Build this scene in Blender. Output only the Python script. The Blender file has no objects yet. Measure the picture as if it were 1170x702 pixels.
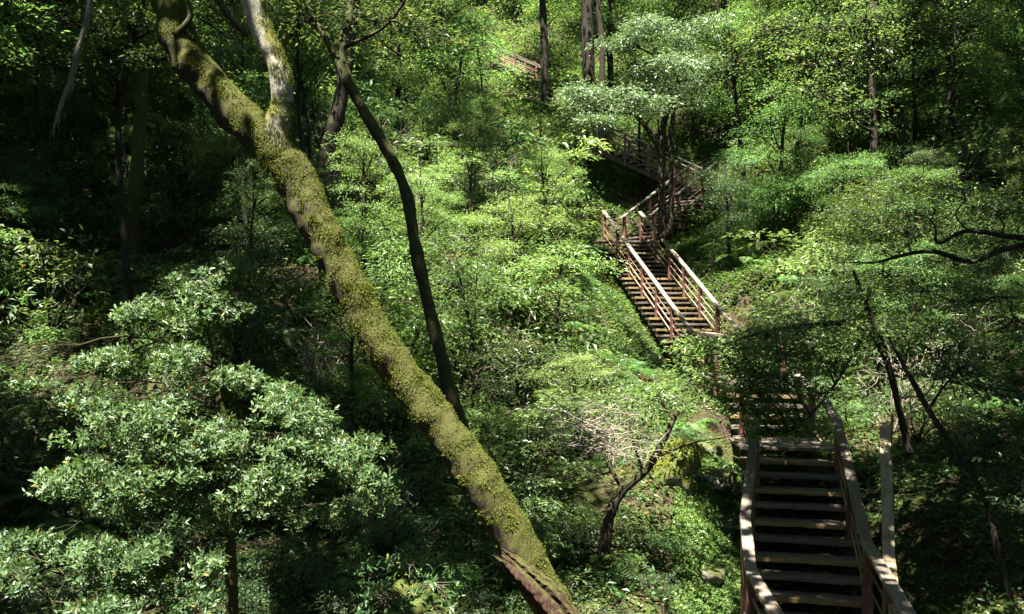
import bpy, math, random
import numpy as np
from mathutils import Vector, Matrix

SC = bpy.context.scene
COL = SC.collection
F = 1013.0
CX, HY = 585.0, 370.0
rad = math.radians

def P(px, py, D):
    """photo pixel + distance -> world point (camera at the origin, looking along +Y)"""
    return np.array([(px - CX) / F * D, D, (HY - py) / F * D])

def proj(p):
    return CX + F * p[0] / p[1], HY - F * p[2] / p[1]

# ------------------------------------------------------------------ numeric noise
def _hash(ix, iy, iz, seed):
    h = (ix * 374761393 + iy * 668265263 + iz * 2147483647 + seed * 974711) & 0xffffffff
    h = ((h ^ (h >> 13)) * 1274126177) & 0xffffffff
    h = (h ^ (h >> 16)) & 0xffffffff
    return h / 4294967295.0

def vnoise(p, scale, seed=0):
    q = np.asarray(p, float) * scale
    i = np.floor(q).astype(np.int64); f = q - i
    f = f * f * (3 - 2 * f)
    out = 0
    for dx in (0, 1):
        for dy in (0, 1):
            for dz in (0, 1):
                w = (f[..., 0] if dx else 1 - f[..., 0]) * (f[..., 1] if dy else 1 - f[..., 1]) * (f[..., 2] if dz else 1 - f[..., 2])
                out = out + w * _hash(i[..., 0] + dx, i[..., 1] + dy, i[..., 2] + dz, seed)
    return out * 2 - 1

# ------------------------------------------------------------------ stairs layout (tread centre lines)
ST_NEAR = (np.array([3.34, 9.9, -3.55]), np.array([4.14, 13.2, -1.85]))
ST_MID = (np.array([4.22, 14.2, -1.85]), np.array([4.48, 15.7, -1.10]))
ST_UP = (np.array([4.90, 22.0, -1.07]), np.array([3.52, 29.0, 2.68]))
ST_TURN = (np.array([4.25, 29.7, 2.75]), np.array([6.9, 32.3, 4.85]))
ST_TOP = (np.array([7.0, 33.6, 4.95]), np.array([3.3, 34.5, 6.85]))
ST_FAR = (np.array([1.5, 45.0, 12.1]), np.array([-0.9, 46.2, 13.5]))
PATHS = [(np.array([2.8, 7.2, -3.6]), ST_NEAR[0]), ST_NEAR, (ST_NEAR[1], ST_MID[0]), ST_MID,
         (ST_MID[1], ST_UP[0]), ST_UP, (ST_UP[1], ST_TURN[0]), ST_TURN, (ST_TURN[1], ST_TOP[0]), ST_TOP, ST_FAR]

# ------------------------------------------------------------------ terrain height
CP = []
for px, py, D in [(800, 640, 11), (825, 530, 13), (700, 655, 10.5), (640, 400, 18), (560, 480, 15), (640, 300, 22),
                  (720, 362, 22.5), (850, 330, 24), (100, 330, 18), (300, 360, 16), (100, 560, 12), (50, 450, 14),
                  (380, 640, 10), (450, 470, 14), (150, 250, 22), (150, 150, 27), (400, 210, 24), (560, 215, 28),
                  (950, 200, 28), (1100, 250, 24), (1100, 400, 17), (1100, 500, 13.5), (1100, 600, 11),
                  (1100, 690, 9.5), (600, 85, 44), (600, 0, 58), (100, 0, 46), (1100, 0, 46), (850, 0, 52), (350, 0, 52),
                  (870, 100, 38), (350, 100, 36), (650, 215, 32)]:
    CP.append(P(px, py, D))
for c in [(0, -5, -7.5), (0, 3, -5.5), (-6, 3, -5.5), (6, 3, -5.2), (3.2, 7.5, -4.0), (-2, 7.5, -3.8), (-6, 8, -4.0),
          (4.1, 13.2, -2.3), (4.4, 16, -1.6), (4.8, 20, -1.7), (4.9, 22, -1.6), (4.2, 25.5, .3), (3.6, 29, 2.2),
          (5.6, 31, 3.2), (7, 33.5, 4.1), (3.4, 34.3, 5.2), (.5, 45.5, 11.8), (-.5, 46, 12.2),
          (0, 75, 33), (-40, 75, 33), (40, 75, 33), (-30, 20, 4), (30, 20, 4), (-30, 0, -4), (30, 0, -4), (-40, 45, 17),
          (40, 45, 17), (0, 110, 52), (-60, 110, 52), (60, 110, 52), (-70, 20, 8), (70, 20, 8), (0, -40, -9), (-60, -40, -6), (60, -40, -6)]:
    CP.append(np.array(c, float))
CP = np.array(CP)

def _phi(r):
    return np.where(r > 1e-9, r * r * np.log(np.maximum(r, 1e-9)), 0)
_n = len(CP)
_d = np.linalg.norm(CP[:, None, :2] - CP[None, :, :2], axis=2)
_A = np.zeros((_n + 3, _n + 3))
_A[:_n, :_n] = _phi(_d) + np.eye(_n) * 2.0
_A[:_n, _n] = 1; _A[:_n, _n + 1:] = CP[:, :2]
_A[_n, :_n] = 1; _A[_n + 1:, :_n] = CP[:, :2].T
_W = np.linalg.solve(_A, np.concatenate([CP[:, 2], np.zeros(3)]))

def gz(x, y):
    x = np.atleast_1d(np.asarray(x, float)); y = np.atleast_1d(np.asarray(y, float))
    sh = x.shape; x = x.ravel(); y = y.ravel()
    cx = np.clip(x, -70, 70); cy = np.clip(y, -40, 115)
    r = np.sqrt((cx[:, None] - CP[None, :, 0]) ** 2 + (cy[:, None] - CP[None, :, 1]) ** 2)
    z = _phi(r) @ _W[:_n] + _W[_n] + _W[_n + 1] * cx + _W[_n + 2] * cy
    z = z + np.clip(y - 115, 0, 100) * .25
    p = np.stack([x, y, x * 0], 1)
    z = z + vnoise(p, .35, 3) * .28 + vnoise(p, 1.1, 4) * .13 + vnoise(p, 3.1, 5) * .05
    for a, b in PATHS:
        d = b[:2] - a[:2]; L2 = d @ d
        t = np.clip(((x - a[0]) * d[0] + (y - a[1]) * d[1]) / L2, 0, 1)
        dist = np.hypot(x - a[0] - t * d[0], y - a[1] - t * d[1])
        lim = a[2] + (b[2] - a[2]) * t - .5 + np.maximum(0, dist - .8) * 1.1
        z = np.where(dist < 4, np.minimum(z, lim), z)
    return z.reshape(sh)

_gx = np.arange(-44, 44.1, .25); _gy = np.arange(-40, 84.1, .25)
_GX, _GY = np.meshgrid(_gx, _gy)
_GZ = np.concatenate([gz(_GX[i:i + 20], _GY[i:i + 20]) for i in range(0, len(_gy), 20)])
def g1(x, y):
    u = (float(x) + 44) * 4; v = (float(y) + 40) * 4
    i = int(min(max(u, 0), len(_gx) - 2)); j = int(min(max(v, 0), len(_gy) - 2)); f = min(max(u - i, 0), 1); g = min(max(v - j, 0), 1)
    return float((_GZ[j, i] * (1 - f) + _GZ[j, i + 1] * f) * (1 - g) + (_GZ[j + 1, i] * (1 - f) + _GZ[j + 1, i + 1] * f) * g)

# ------------------------------------------------------------------ mesh + object helpers
def make_mesh(name, verts, quads=None, tris=None, smooth=False):
    me = bpy.data.meshes.new(name)
    verts = np.asarray(verts, np.float32)
    nq = 0 if quads is None else len(quads); nt = 0 if tris is None else len(tris)
    me.vertices.add(len(verts)); me.vertices.foreach_set("co", verts.ravel())
    loops = []; starts = []
    if nq:
        loops.append(np.asarray(quads, np.int32).ravel()); starts.append(np.arange(nq) * 4)
    if nt:
        loops.append(np.asarray(tris, np.int32).ravel()); starts.append(nq * 4 + np.arange(nt) * 3)
    loops = np.concatenate(loops).astype(np.int32); starts = np.concatenate(starts).astype(np.int32)
    me.loops.add(len(loops)); me.loops.foreach_set("vertex_index", loops)
    me.polygons.add(nq + nt); me.polygons.foreach_set("loop_start", starts)
    me.update(calc_edges=True); me.validate()
    me.polygons.foreach_set("use_smooth", np.full(len(me.polygons), bool(smooth)))
    return me

def obj(name, me, mat=None, parent=None, loc=None):
    o = bpy.data.objects.new(name, me); COL.objects.link(o)
    if mat is not None and not me.materials:
        me.materials.append(mat)
    if parent is not None: o.parent = parent
    if loc is not None: o.location = Vector([float(v) for v in loc])
    return o

def tag(o, label=None, cat=None, group=None, kind=None):
    if label: o['label'] = label
    if cat: o['category'] = cat
    if group: o['group'] = group
    if kind: o['kind'] = kind
    return o

def empty(name, loc, label=None, cat=None, group=None):
    o = bpy.data.objects.new(name, None); COL.objects.link(o)
    o.location = Vector([float(v) for v in loc]); o.empty_display_size = .2
    return tag(o, label, cat, group)

def copy_tree(o, parent=None):
    c = o.copy(); COL.objects.link(c)
    if parent is not None:
        c.parent = parent
    for ch in o.children:
        copy_tree(ch, c)
    return c

class MB:
    """collects vertices and faces of one mesh"""
    def __init__(s): s.v = []; s.q = []; s.t = []; s.n = 0
    def add(s, v, q=None, t=None):
        v = np.asarray(v, float)
        if q is not None and len(q): s.q.append(np.asarray(q, np.int64) + s.n)
        if t is not None and len(t): s.t.append(np.asarray(t, np.int64) + s.n)
        s.v.append(v); s.n += len(v)
    def mesh(s, name, smooth=False, off=None):
        v = np.concatenate(s.v)
        if off is not None: v = v - np.asarray(off, float)
        return make_mesh(name, v, np.concatenate(s.q) if s.q else None, np.concatenate(s.t) if s.t else None, smooth)
    def build(s, name, mat, parent=None, loc=None, smooth=False, off=None):
        return obj(name, s.mesh(name, smooth, off), mat, parent, loc)

BOXQ = np.array([[0, 3, 2, 1], [4, 5, 6, 7], [0, 1, 5, 4], [1, 2, 6, 5], [2, 3, 7, 6], [3, 0, 4, 7]])

def plank_mesh(name, L, W, H, seed=0, seg=10, bev=.006, wob=.004):
    """a worn board: length along X, chamfered edges, slightly uneven"""
    rng = np.random.default_rng(seed)
    xs = np.linspace(-L / 2, L / 2, seg + 1)
    b = min(bev, W * .2, H * .2)
    ring = np.array([(-W/2 + b, -H/2), (W/2 - b, -H/2), (W/2, -H/2 + b), (W/2, H/2 - b), (W/2 - b, H/2), (-W/2 + b, H/2), (-W/2, H/2 - b), (-W/2, -H/2 + b)])
    v = []
    for i, x in enumerate(xs):
        jit = rng.normal(0, wob, (8, 2)) * .5
        sag = rng.normal(0, wob)
        for k in range(8):
            v.append((x, ring[k, 0] + jit[k, 0], ring[k, 1] + jit[k, 1] + sag * .5))
    v = np.array(v); q = []
    for i in range(seg):
        for k in range(8):
            a = i * 8 + k; c = i * 8 + (k + 1) % 8
            q.append((a, a + 8, c + 8, c))
    m = MB(); m.add(v, q)
    me_caps = []
    n0 = len(v)
    for base, flip in ((0, False), (seg * 8, True)):
        idx = [base + k for k in range(8)]
        for (a, b2, c, d) in ((0, 1, 2, 7), (7, 2, 3, 6), (6, 3, 4, 5)):
            f = [idx[a], idx[b2], idx[c], idx[d]]
            m.q.append(np.array([f[::-1] if flip else f]))
    return m.mesh(name)

def frame_matrix(p0, p1, up=(0, 0, 1)):
    p0 = Vector(p0); p1 = Vector(p1)
    x = (p1 - p0).normalized(); z = Vector(up)
    y = z.cross(x)
    if y.length < 1e-4: y = Vector((0, 1, 0))
    y.normalize(); z = x.cross(y).normalized()
    M = Matrix((x, y, z)).transposed().to_4x4()
    M.translation = (p0 + p1) / 2
    return M

def beam(name, p0, p1, W, H, mat, parent, off, seed=0, up=(0, 0, 1), seg=8, wob=.004):
    p0 = np.asarray(p0, float); p1 = np.asarray(p1, float)
    me = plank_mesh(name, float(np.linalg.norm(p1 - p0)), W, H, seed, seg, wob=wob)
    o = obj(name, me, mat, parent)
    M = frame_matrix(p0 - off, p1 - off, up)
    o.matrix_local = M
    return o

def spline(pts, n):
    pts = np.asarray(pts, float)
    if len(pts) == 2:
        t = np.linspace(0, 1, n)[:, None]; return pts[0] + (pts[1] - pts[0]) * t
    ext = np.vstack([2 * pts[0] - pts[1], pts, 2 * pts[-1] - pts[-2]])
    out = []
    for u in np.linspace(0, len(pts) - 1, n):
        i = min(int(u), len(pts) - 2); f = u - i
        p0, p1, p2, p3 = ext[i:i + 4]
        out.append(.5 * ((2 * p1) + (-p0 + p2) * f + (2 * p0 - 5 * p1 + 4 * p2 - p3) * f * f + (-p0 + 3 * p1 - 3 * p2 + p3) * f ** 3))
    return np.array(out)

def tube(pts, radii, n=40, k=10, noise=.0, nscale=3., seed=0, wander=0., cap=True):
    """tapered tube along a spline -> verts, quads, tris"""
    c = spline(pts, n); r = spline(np.asarray(radii, float)[:, None], n)[:, 0]
    r = np.maximum(r, .0008)
    if wander:
        L = np.linspace(0, 1, n)[:, None]
        w = np.stack([vnoise(np.hstack([L * 6 + 7 * a, L * 0 + seed, L * 0]), 1., seed + a) for a in range(3)], 1)
        c = c + w * wander * np.sin(np.pi * np.clip(L, 0, 1)) ** .5
    tg = np.gradient(c, axis=0); tg /= np.linalg.norm(tg, axis=1)[:, None] + 1e-12
    u = np.cross(tg[0], (0.3, .1, 1) if abs(tg[0][2]) < .9 else (1, .2, 0)); u /= np.linalg.norm(u)
    V = np.zeros((n, k, 3)); ang = np.arange(k) / k * 2 * np.pi
    for i in range(n):
        u = u - tg[i] * (u @ tg[i]); u /= np.linalg.norm(u) + 1e-12
        w = np.cross(tg[i], u)
        V[i] = c[i] + r[i] * (np.cos(ang)[:, None] * u + np.sin(ang)[:, None] * w)
    if noise:
        nn = vnoise(V, nscale, seed) + .5 * vnoise(V, nscale * 2.7, seed + 1)
        V = V + (V - c[:, None]) * (nn * noise)[..., None]
    i = np.arange(n - 1)[:, None]; j = np.arange(k)[None]
    q = np.stack([i * k + j, i * k + (j + 1) % k, (i + 1) * k + (j + 1) % k, (i + 1) * k + j], -1).reshape(-1, 4)
    v = V.reshape(-1, 3); t = []
    if cap:
        v = np.vstack([v, c[0], c[-1]])
        a, b = n * k, n * k + 1
        t = [(a, (j2 + 1) % k, j2) for j2 in range(k)] + [(b, (n - 1) * k + j2, (n - 1) * k + (j2 + 1) % k) for j2 in range(k)]
    return v, q, t

# ------------------------------------------------------------------ leaves
def norm(a):
    return a / (np.linalg.norm(a, axis=-1, keepdims=True) + 1e-12)

def leaf_geo(mb, base, dirs, nrm, ln, wd, fold=.15, shape=4, droop=.1):
    """many leaves: base (N,3), direction, normal, length (N), width (N)"""
    dirs = norm(dirs); side = norm(np.cross(nrm, dirs)); nrm = norm(np.cross(dirs, side))
    N = len(base); ln = np.broadcast_to(ln, (N,))[:, None]; wd = np.broadcast_to(wd, (N,))[:, None]
    tip = base + dirs * ln - nrm * ln * droop
    if shape == 4:
        mid = base + dirs * ln * .45
        l = mid + side * wd * .5 + nrm * wd * fold; r = mid - side * wd * .5 + nrm * wd * fold
        v = np.stack([base, r, tip, l], 1).reshape(-1, 3)
        k = np.arange(N)[:, None] * 4
        mb.add(v, t=np.concatenate([k + [0, 1, 2], k + [0, 2, 3]]))
    else:
        m1 = base + dirs * ln * .3; m2 = base + dirs * ln * .68 - nrm * ln * droop * .35
        up = nrm * wd * fold
        v = np.stack([base, m1 - side * wd * .46 + up, m2 - side * wd * .40 + up * .8, tip,
                      m2 + side * wd * .40 + up * .8, m1 + side * wd * .46 + up], 1).reshape(-1, 3)
        k = np.arange(N)[:, None] * 6
        mb.add(v, q=np.concatenate([k + [0, 1, 2, 3], k + [0, 3, 4, 5]]))

UP = np.array([0, 0, 1.])

def sprays(mb, rng, c, out, L, n_leaf, ll, lw, tilt=.35, droop=.25, shape=4, flat=.08, wmul=.55, fold=.15):
    """flat leafy twigs: leaves set alternately along a twig and its side twigs"""
    N = len(c)
    a = norm(out + rng.normal(0, .35, (N, 3)) * [1, 1, .35])
    b = norm(np.cross(np.broadcast_to(UP, a.shape), a))
    t = rng.uniform(.05, 1, (N, n_leaf)); s = np.where(rng.random((N, n_leaf)) < .5, -1., 1.)
    Ls = (L * rng.uniform(.6, 1.3, (N, 1)))
    u = rng.uniform(.0, 1, (N, n_leaf)) * (np.sin(np.pi * np.clip(t * .8 + .15, 0, 1)))
    pos = c[:, None] + a[:, None] * (t * Ls)[..., None] + b[:, None] * (s * u * Ls * wmul)[..., None]
    pos = pos + UP * (-(droop * t * t * Ls))[..., None] + rng.normal(0, flat, (N, n_leaf, 3)) * Ls[..., None]
    d = a[:, None] * (.35 + .6 * t)[..., None] + b[:, None] * (s * (.35 + .7 * u))[..., None] + rng.normal(0, .3, (N, n_leaf, 3))
    d[..., 2] -= .15
    nr = UP + rng.normal(0, tilt, (N, n_leaf, 3))
    M = N * n_leaf
    sc = rng.uniform(.6, 1.25, M)
    leaf_geo(mb, pos.reshape(M, 3), d.reshape(M, 3), nr.reshape(M, 3), ll * sc, lw * sc * rng.uniform(.8, 1.15, M), fold, shape)
    return a, Ls[:, 0]

def rosettes(mb, rng, c, ax, n, ll, lw, shape=6, open_=.9):
    """whorls of glossy leaves at twig ends"""
    N = len(c); ax = norm(ax + rng.normal(0, .3, (N, 3)))
    h = norm(np.cross(ax, np.array([.31, .7, .2]) + 0 * ax)); g = np.cross(ax, h)
    th = (np.arange(n)[None] * 2.4 + rng.uniform(0, 6.28, (N, 1)) + rng.normal(0, .2, (N, n)))
    op = open_ * rng.uniform(.7, 1.4, (N, n))
    rd = np.cos(th)[..., None] * h[:, None] + np.sin(th)[..., None] * g[:, None]
    d = ax[:, None] * np.cos(op)[..., None] + rd * np.sin(op)[..., None]
    nr = ax[:, None] * np.sin(op)[..., None] - rd * np.cos(op)[..., None]
    nr = nr + rng.normal(0, .22, nr.shape)
    base = c[:, None] - ax[:, None] * (rng.uniform(0, .09, (N, n)))[..., None] + d * .008
    M = N * n; sc = rng.uniform(.55, 1.2, M)
    leaf_geo(mb, base.reshape(M, 3), d.reshape(M, 3), nr.reshape(M, 3), ll * sc, lw * sc, .12, shape, .12)

def ellipsoid_pts(rng, c, r, n, shell=.5, top=.25):
    d = norm(rng.normal(0, 1, (n, 3)) + [0, 0, top])
    rr = rng.random(n) ** (1 / 3)
    rr = shell + (1 - shell) * rr if shell > .95 else np.maximum(rr, rng.random(n) * shell)
    return np.asarray(c) + d * rr[:, None] * np.asarray(r), d

def limb(mb, rng, a, b, r0, r1, k=5, n=9, bend=.15):
    a = np.asarray(a, float); b = np.asarray(b, float)
    L = np.linalg.norm(b - a)
    m1 = a + (b - a) * .35 + rng.normal(0, bend * L * .5, 3) + UP * bend * L * .4
    m2 = a + (b - a) * .7 + rng.normal(0, bend * L * .35, 3) + UP * bend * L * .3
    v, q, t = tube([a, m1, m2, b], [r0, r0 * .75 + r1 * .25, r0 * .35 + r1 * .65, r1], n, k, cap=False)
    mb.add(v, q)
    return spline([a, m1, m2, b], n)

# ------------------------------------------------------------------ materials
def newmat(name):
    m = bpy.data.materials.new(name); m.use_nodes = True
    nt = m.node_tree; nt.nodes.clear()
    out = nt.nodes.new('ShaderNodeOutputMaterial')
    return m, nt, out

def N(nt, typ, **kw):
    n = nt.nodes.new(typ)
    for k, v in kw.items():
        if k.startswith('i_'):
            n.inputs[k[2:].replace('_', ' ')].default_value = v
        else:
            setattr(n, k, v)
    return n

def ramp(nt, fac, stops, interp='LINEAR'):
    r = nt.nodes.new('ShaderNodeValToRGB'); r.color_ramp.interpolation = interp
    e = r.color_ramp.elements
    while len(e) < len(stops): e.new(.5)
    for el, (p, c) in zip(e, stops):
        el.position = p; el.color = (*c, 1) if len(c) == 3 else c
    nt.links.new(fac, r.inputs[0]); return r.outputs[0]

def leaf_mat(name, dark, mid, light, trans=(.17, .30, .04), tf=.32, rough=.36, spec=.5, old=None):
    m, nt, out = newmat(name)
    geo = N(nt, 'ShaderNodeNewGeometry'); oi = N(nt, 'ShaderNodeObjectInfo')
    stops = [(0, dark), (.5, mid), (.93, light)]
    if old: stops += [(.965, light), (.975, old)]
    c = ramp(nt, geo.outputs['Random Per Island'], stops)
    hsv = N(nt, 'ShaderNodeHueSaturation'); nt.links.new(c, hsv.inputs['Color'])
    mr = N(nt, 'ShaderNodeMapRange'); mr.inputs['To Min'].default_value = .62; mr.inputs['To Max'].default_value = 1.35
    nt.links.new(oi.outputs['Random'], mr.inputs['Value']); nt.links.new(mr.outputs[0], hsv.inputs['Value'])
    mr2 = N(nt, 'ShaderNodeMapRange'); mr2.inputs['To Min'].default_value = .476; mr2.inputs['To Max'].default_value = .530
    mth = N(nt, 'ShaderNodeMath', operation='FRACT'); mul = N(nt, 'ShaderNodeMath', operation='MULTIPLY'); mul.inputs[1].default_value = 7.31
    nt.links.new(oi.outputs['Random'], mul.inputs[0]); nt.links.new(mul.outputs[0], mth.inputs[0]); nt.links.new(mth.outputs[0], mr2.inputs['Value'])
    nt.links.new(mr2.outputs[0], hsv.inputs['Hue'])
    b = N(nt, 'ShaderNodeBsdfPrincipled'); nt.links.new(hsv.outputs[0], b.inputs['Base Color'])
    b.inputs['Roughness'].default_value = rough; b.inputs['Specular IOR Level'].default_value = spec
    tr = N(nt, 'ShaderNodeBsdfTranslucent')
    mx = N(nt, 'ShaderNodeMix', data_type='RGBA', blend_type='MULTIPLY'); mx.inputs[0].default_value = 1
    nt.links.new(hsv.outputs[0], mx.inputs[6])
    k = max(mid); mx.inputs[7].default_value = (trans[0] / max(mid[0], .01), trans[1] / max(mid[1], .01), trans[2] / max(mid[2], .01), 1)
    nt.links.new(mx.outputs[2], tr.inputs['Color'])
    ms = N(nt, 'ShaderNodeMixShader'); ms.inputs[0].default_value = tf
    nt.links.new(b.outputs[0], ms.inputs[1]); nt.links.new(tr.outputs[0], ms.inputs[2]); nt.links.new(ms.outputs[0], out.inputs[0])
    return m

def bark_mat(name, c0, c1, moss=None, moss_amt=.5, lichen=None, scale=1., rough=.9, upmoss=.35):
    m, nt, out = newmat(name)
    tc = N(nt, 'ShaderNodeTexCoord'); mp = N(nt, 'ShaderNodeMapping'); mp.inputs['Scale'].default_value = (scale, scale, scale * .35)
    nt.links.new(tc.outputs['Object'], mp.inputs[0])
    n1 = N(nt, 'ShaderNodeTexNoise'); n1.inputs['Scale'].default_value = 14; n1.inputs['Detail'].default_value = 7; n1.inputs['Roughness'].default_value = .65
    nt.links.new(mp.outputs[0], n1.inputs['Vector'])
    col = ramp(nt, n1.outputs['Fac'], [(.3, c0), (.7, c1)])
    n2 = N(nt, 'ShaderNodeTexNoise'); n2.inputs['Scale'].default_value = 5 * scale; n2.inputs['Detail'].default_value = 8; n2.inputs['Roughness'].default_value = .7
    nt.links.new(tc.outputs['Object'], n2.inputs['Vector'])
    if lichen:
        f = ramp(nt, n2.outputs['Fac'], [(.60, (0, 0, 0)), (.66, (1, 1, 1))])
        mx = N(nt, 'ShaderNodeMix', data_type='RGBA'); nt.links.new(f, mx.inputs[0]); nt.links.new(col, mx.inputs[6]); mx.inputs[7].default_value = (*lichen, 1); col = mx.outputs[2]
    if moss:
        geo = N(nt, 'ShaderNodeNewGeometry'); sx = N(nt, 'ShaderNodeSeparateXYZ'); nt.links.new(geo.outputs['Normal'], sx.inputs[0])
        n3 = N(nt, 'ShaderNodeTexNoise'); n3.inputs['Scale'].default_value = 3.2 * scale; n3.inputs['Detail'].default_value = 9; n3.inputs['Roughness'].default_value = .72
        nt.links.new(tc.outputs['Object'], n3.inputs['Vector'])
        ma = N(nt, 'ShaderNodeMath', operation='MULTIPLY_ADD'); nt.links.new(sx.outputs['Z'], ma.inputs[0]); ma.inputs[1].default_value = upmoss; nt.links.new(n3.outputs['Fac'], ma.inputs[2])
        e = .75 - moss_amt * .6
        f = ramp(nt, ma.outputs[0], [(e, (0, 0, 0)), (e + .12, (1, 1, 1))])
        mcol = ramp(nt, n1.outputs['Fac'], [(.3, tuple(v * .55 for v in moss)), (.72, moss)])
        mx = N(nt, 'ShaderNodeMix', data_type='RGBA'); nt.links.new(f, mx.inputs[0]); nt.links.new(col, mx.inputs[6]); nt.links.new(mcol, mx.inputs[7]); col = mx.outputs[2]
    b = N(nt, 'ShaderNodeBsdfPrincipled'); b.inputs['Roughness'].default_value = rough; b.inputs['Specular IOR Level'].default_value = .25
    nt.links.new(col, b.inputs['Base Color'])
    bp = N(nt, 'ShaderNodeBump'); bp.inputs['Strength'].default_value = .8; bp.inputs['Distance'].default_value = .02
    nt.links.new(n1.outputs['Fac'], bp.inputs['Height']); nt.links.new(bp.outputs[0], b.inputs['Normal'])
    nt.links.new(b.outputs[0], out.inputs[0])
    return m

def wood_mat(name, c0, c1, stain=(.05, .055, .02), stain_amt=.45, rough=.75, spec=.3):
    m, nt, out = newmat(name)
    tc = N(nt, 'ShaderNodeTexCoord'); oi = N(nt, 'ShaderNodeObjectInfo')
    ad = N(nt, 'ShaderNodeVectorMath', operation='ADD'); nt.links.new(tc.outputs['Object'], ad.inputs[0])
    cm = N(nt, 'ShaderNodeCombineXYZ'); mu = N(nt, 'ShaderNodeMath', operation='MULTIPLY'); mu.inputs[1].default_value = 37.
    nt.links.new(oi.outputs['Random'], mu.inputs[0]); nt.links.new(mu.outputs[0], cm.inputs[0]); nt.links.new(mu.outputs[0], cm.inputs[1]); nt.links.new(cm.outputs[0], ad.inputs[1])
    mp = N(nt, 'ShaderNodeMapping'); mp.inputs['Scale'].default_value = (1.2, 26, 26); nt.links.new(ad.outputs[0], mp.inputs[0])
    n1 = N(nt, 'ShaderNodeTexNoise'); n1.inputs['Scale'].default_value = 1.6; n1.inputs['Detail'].default_value = 8; n1.inputs['Roughness'].default_value = .65
    nt.links.new(mp.outputs[0], n1.inputs['Vector'])
    col = ramp(nt, n1.outputs['Fac'], [(.28, c0), (.72, c1)])
    n2 = N(nt, 'ShaderNodeTexNoise'); n2.inputs['Scale'].default_value = 3.5; n2.inputs['Detail'].default_value = 6; n2.inputs['Roughness'].default_value = .7
    nt.links.new(ad.outputs[0], n2.inputs['Vector'])
    f = ramp(nt, n2.outputs['Fac'], [(.62 - stain_amt * .2, (0, 0, 0)), (.78 - stain_amt * .2, (1, 1, 1))])
    mx = N(nt, 'ShaderNodeMix', data_type='RGBA'); nt.links.new(f, mx.inputs[0]); nt.links.new(col, mx.inputs[6]); mx.inputs[7].default_value = (*stain, 1)
    hs = N(nt, 'ShaderNodeHueSaturation'); nt.links.new(mx.outputs[2], hs.inputs['Color'])
    mr = N(nt, 'ShaderNodeMapRange'); mr.inputs['To Min'].default_value = .75; mr.inputs['To Max'].default_value = 1.25; nt.links.new(oi.outputs['Random'], mr.inputs['Value']); nt.links.new(mr.outputs[0], hs.inputs['Value'])
    b = N(nt, 'ShaderNodeBsdfPrincipled'); b.inputs['Roughness'].default_value = rough; b.inputs['Specular IOR Level'].default_value = spec
    nt.links.new(hs.outputs[0], b.inputs['Base Color'])
    bp = N(nt, 'ShaderNodeBump'); bp.inputs['Strength'].default_value = .5; bp.inputs['Distance'].default_value = .008
    nt.links.new(n1.outputs['Fac'], bp.inputs['Height']); nt.links.new(bp.outputs[0], b.inputs['Normal'])
    nt.links.new(b.outputs[0], out.inputs[0])
    return m

def ground_mat():
    m, nt, out = newmat('forest_soil')
    tc = N(nt, 'ShaderNodeTexCoord')
    n1 = N(nt, 'ShaderNodeTexNoise'); n1.inputs['Scale'].default_value = 7; n1.inputs['Detail'].default_value = 10; n1.inputs['Roughness'].default_value = .75
    n2 = N(nt, 'ShaderNodeTexNoise'); n2.inputs['Scale'].default_value = .9; n2.inputs['Detail'].default_value = 8; n2.inputs['Roughness'].default_value = .7
    vo = N(nt, 'ShaderNodeTexVoronoi'); vo.inputs['Scale'].default_value = 24
    for n in (n1, n2, vo): nt.links.new(tc.outputs['Object'], n.inputs['Vector'])
    c1 = ramp(nt, n1.outputs['Fac'], [(.3, (.018, .013, .008)), (.55, (.045, .032, .018)), (.75, (.085, .06, .036))])
    c2 = ramp(nt, n1.outputs['Fac'], [(.3, (.02, .03, .006)), (.7, (.075, .095, .018))])
    f = ramp(nt, n2.outputs['Fac'], [(.45, (0, 0, 0)), (.58, (1, 1, 1))])
    mx = N(nt, 'ShaderNodeMix', data_type='RGBA'); nt.links.new(f, mx.inputs[0]); nt.links.new(c1, mx.inputs[6]); nt.links.new(c2, mx.inputs[7])
    b = N(nt, 'ShaderNodeBsdfPrincipled'); b.inputs['Roughness'].default_value = .95; b.inputs['Specular IOR Level'].default_value = .15
    nt.links.new(mx.outputs[2], b.inputs['Base Color'])
    bp = N(nt, 'ShaderNodeBump'); bp.inputs['Strength'].default_value = 1; bp.inputs['Distance'].default_value = .05
    ad = N(nt, 'ShaderNodeMath', operation='ADD'); nt.links.new(n1.outputs['Fac'], ad.inputs[0]); nt.links.new(vo.outputs['Distance'], ad.inputs[1])
    nt.links.new(ad.outputs[0], bp.inputs['Height']); nt.links.new(bp.outputs[0], b.inputs['Normal'])
    nt.links.new(b.outputs[0], out.inputs[0])
    return m

def rock_mat(name, c0, c1, moss=(.06, .07, .014), amt=.5):
    return bark_mat(name, c0, c1, moss, amt, lichen=(.34, .33, .29), scale=1.6, rough=.85, upmoss=.3)

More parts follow.
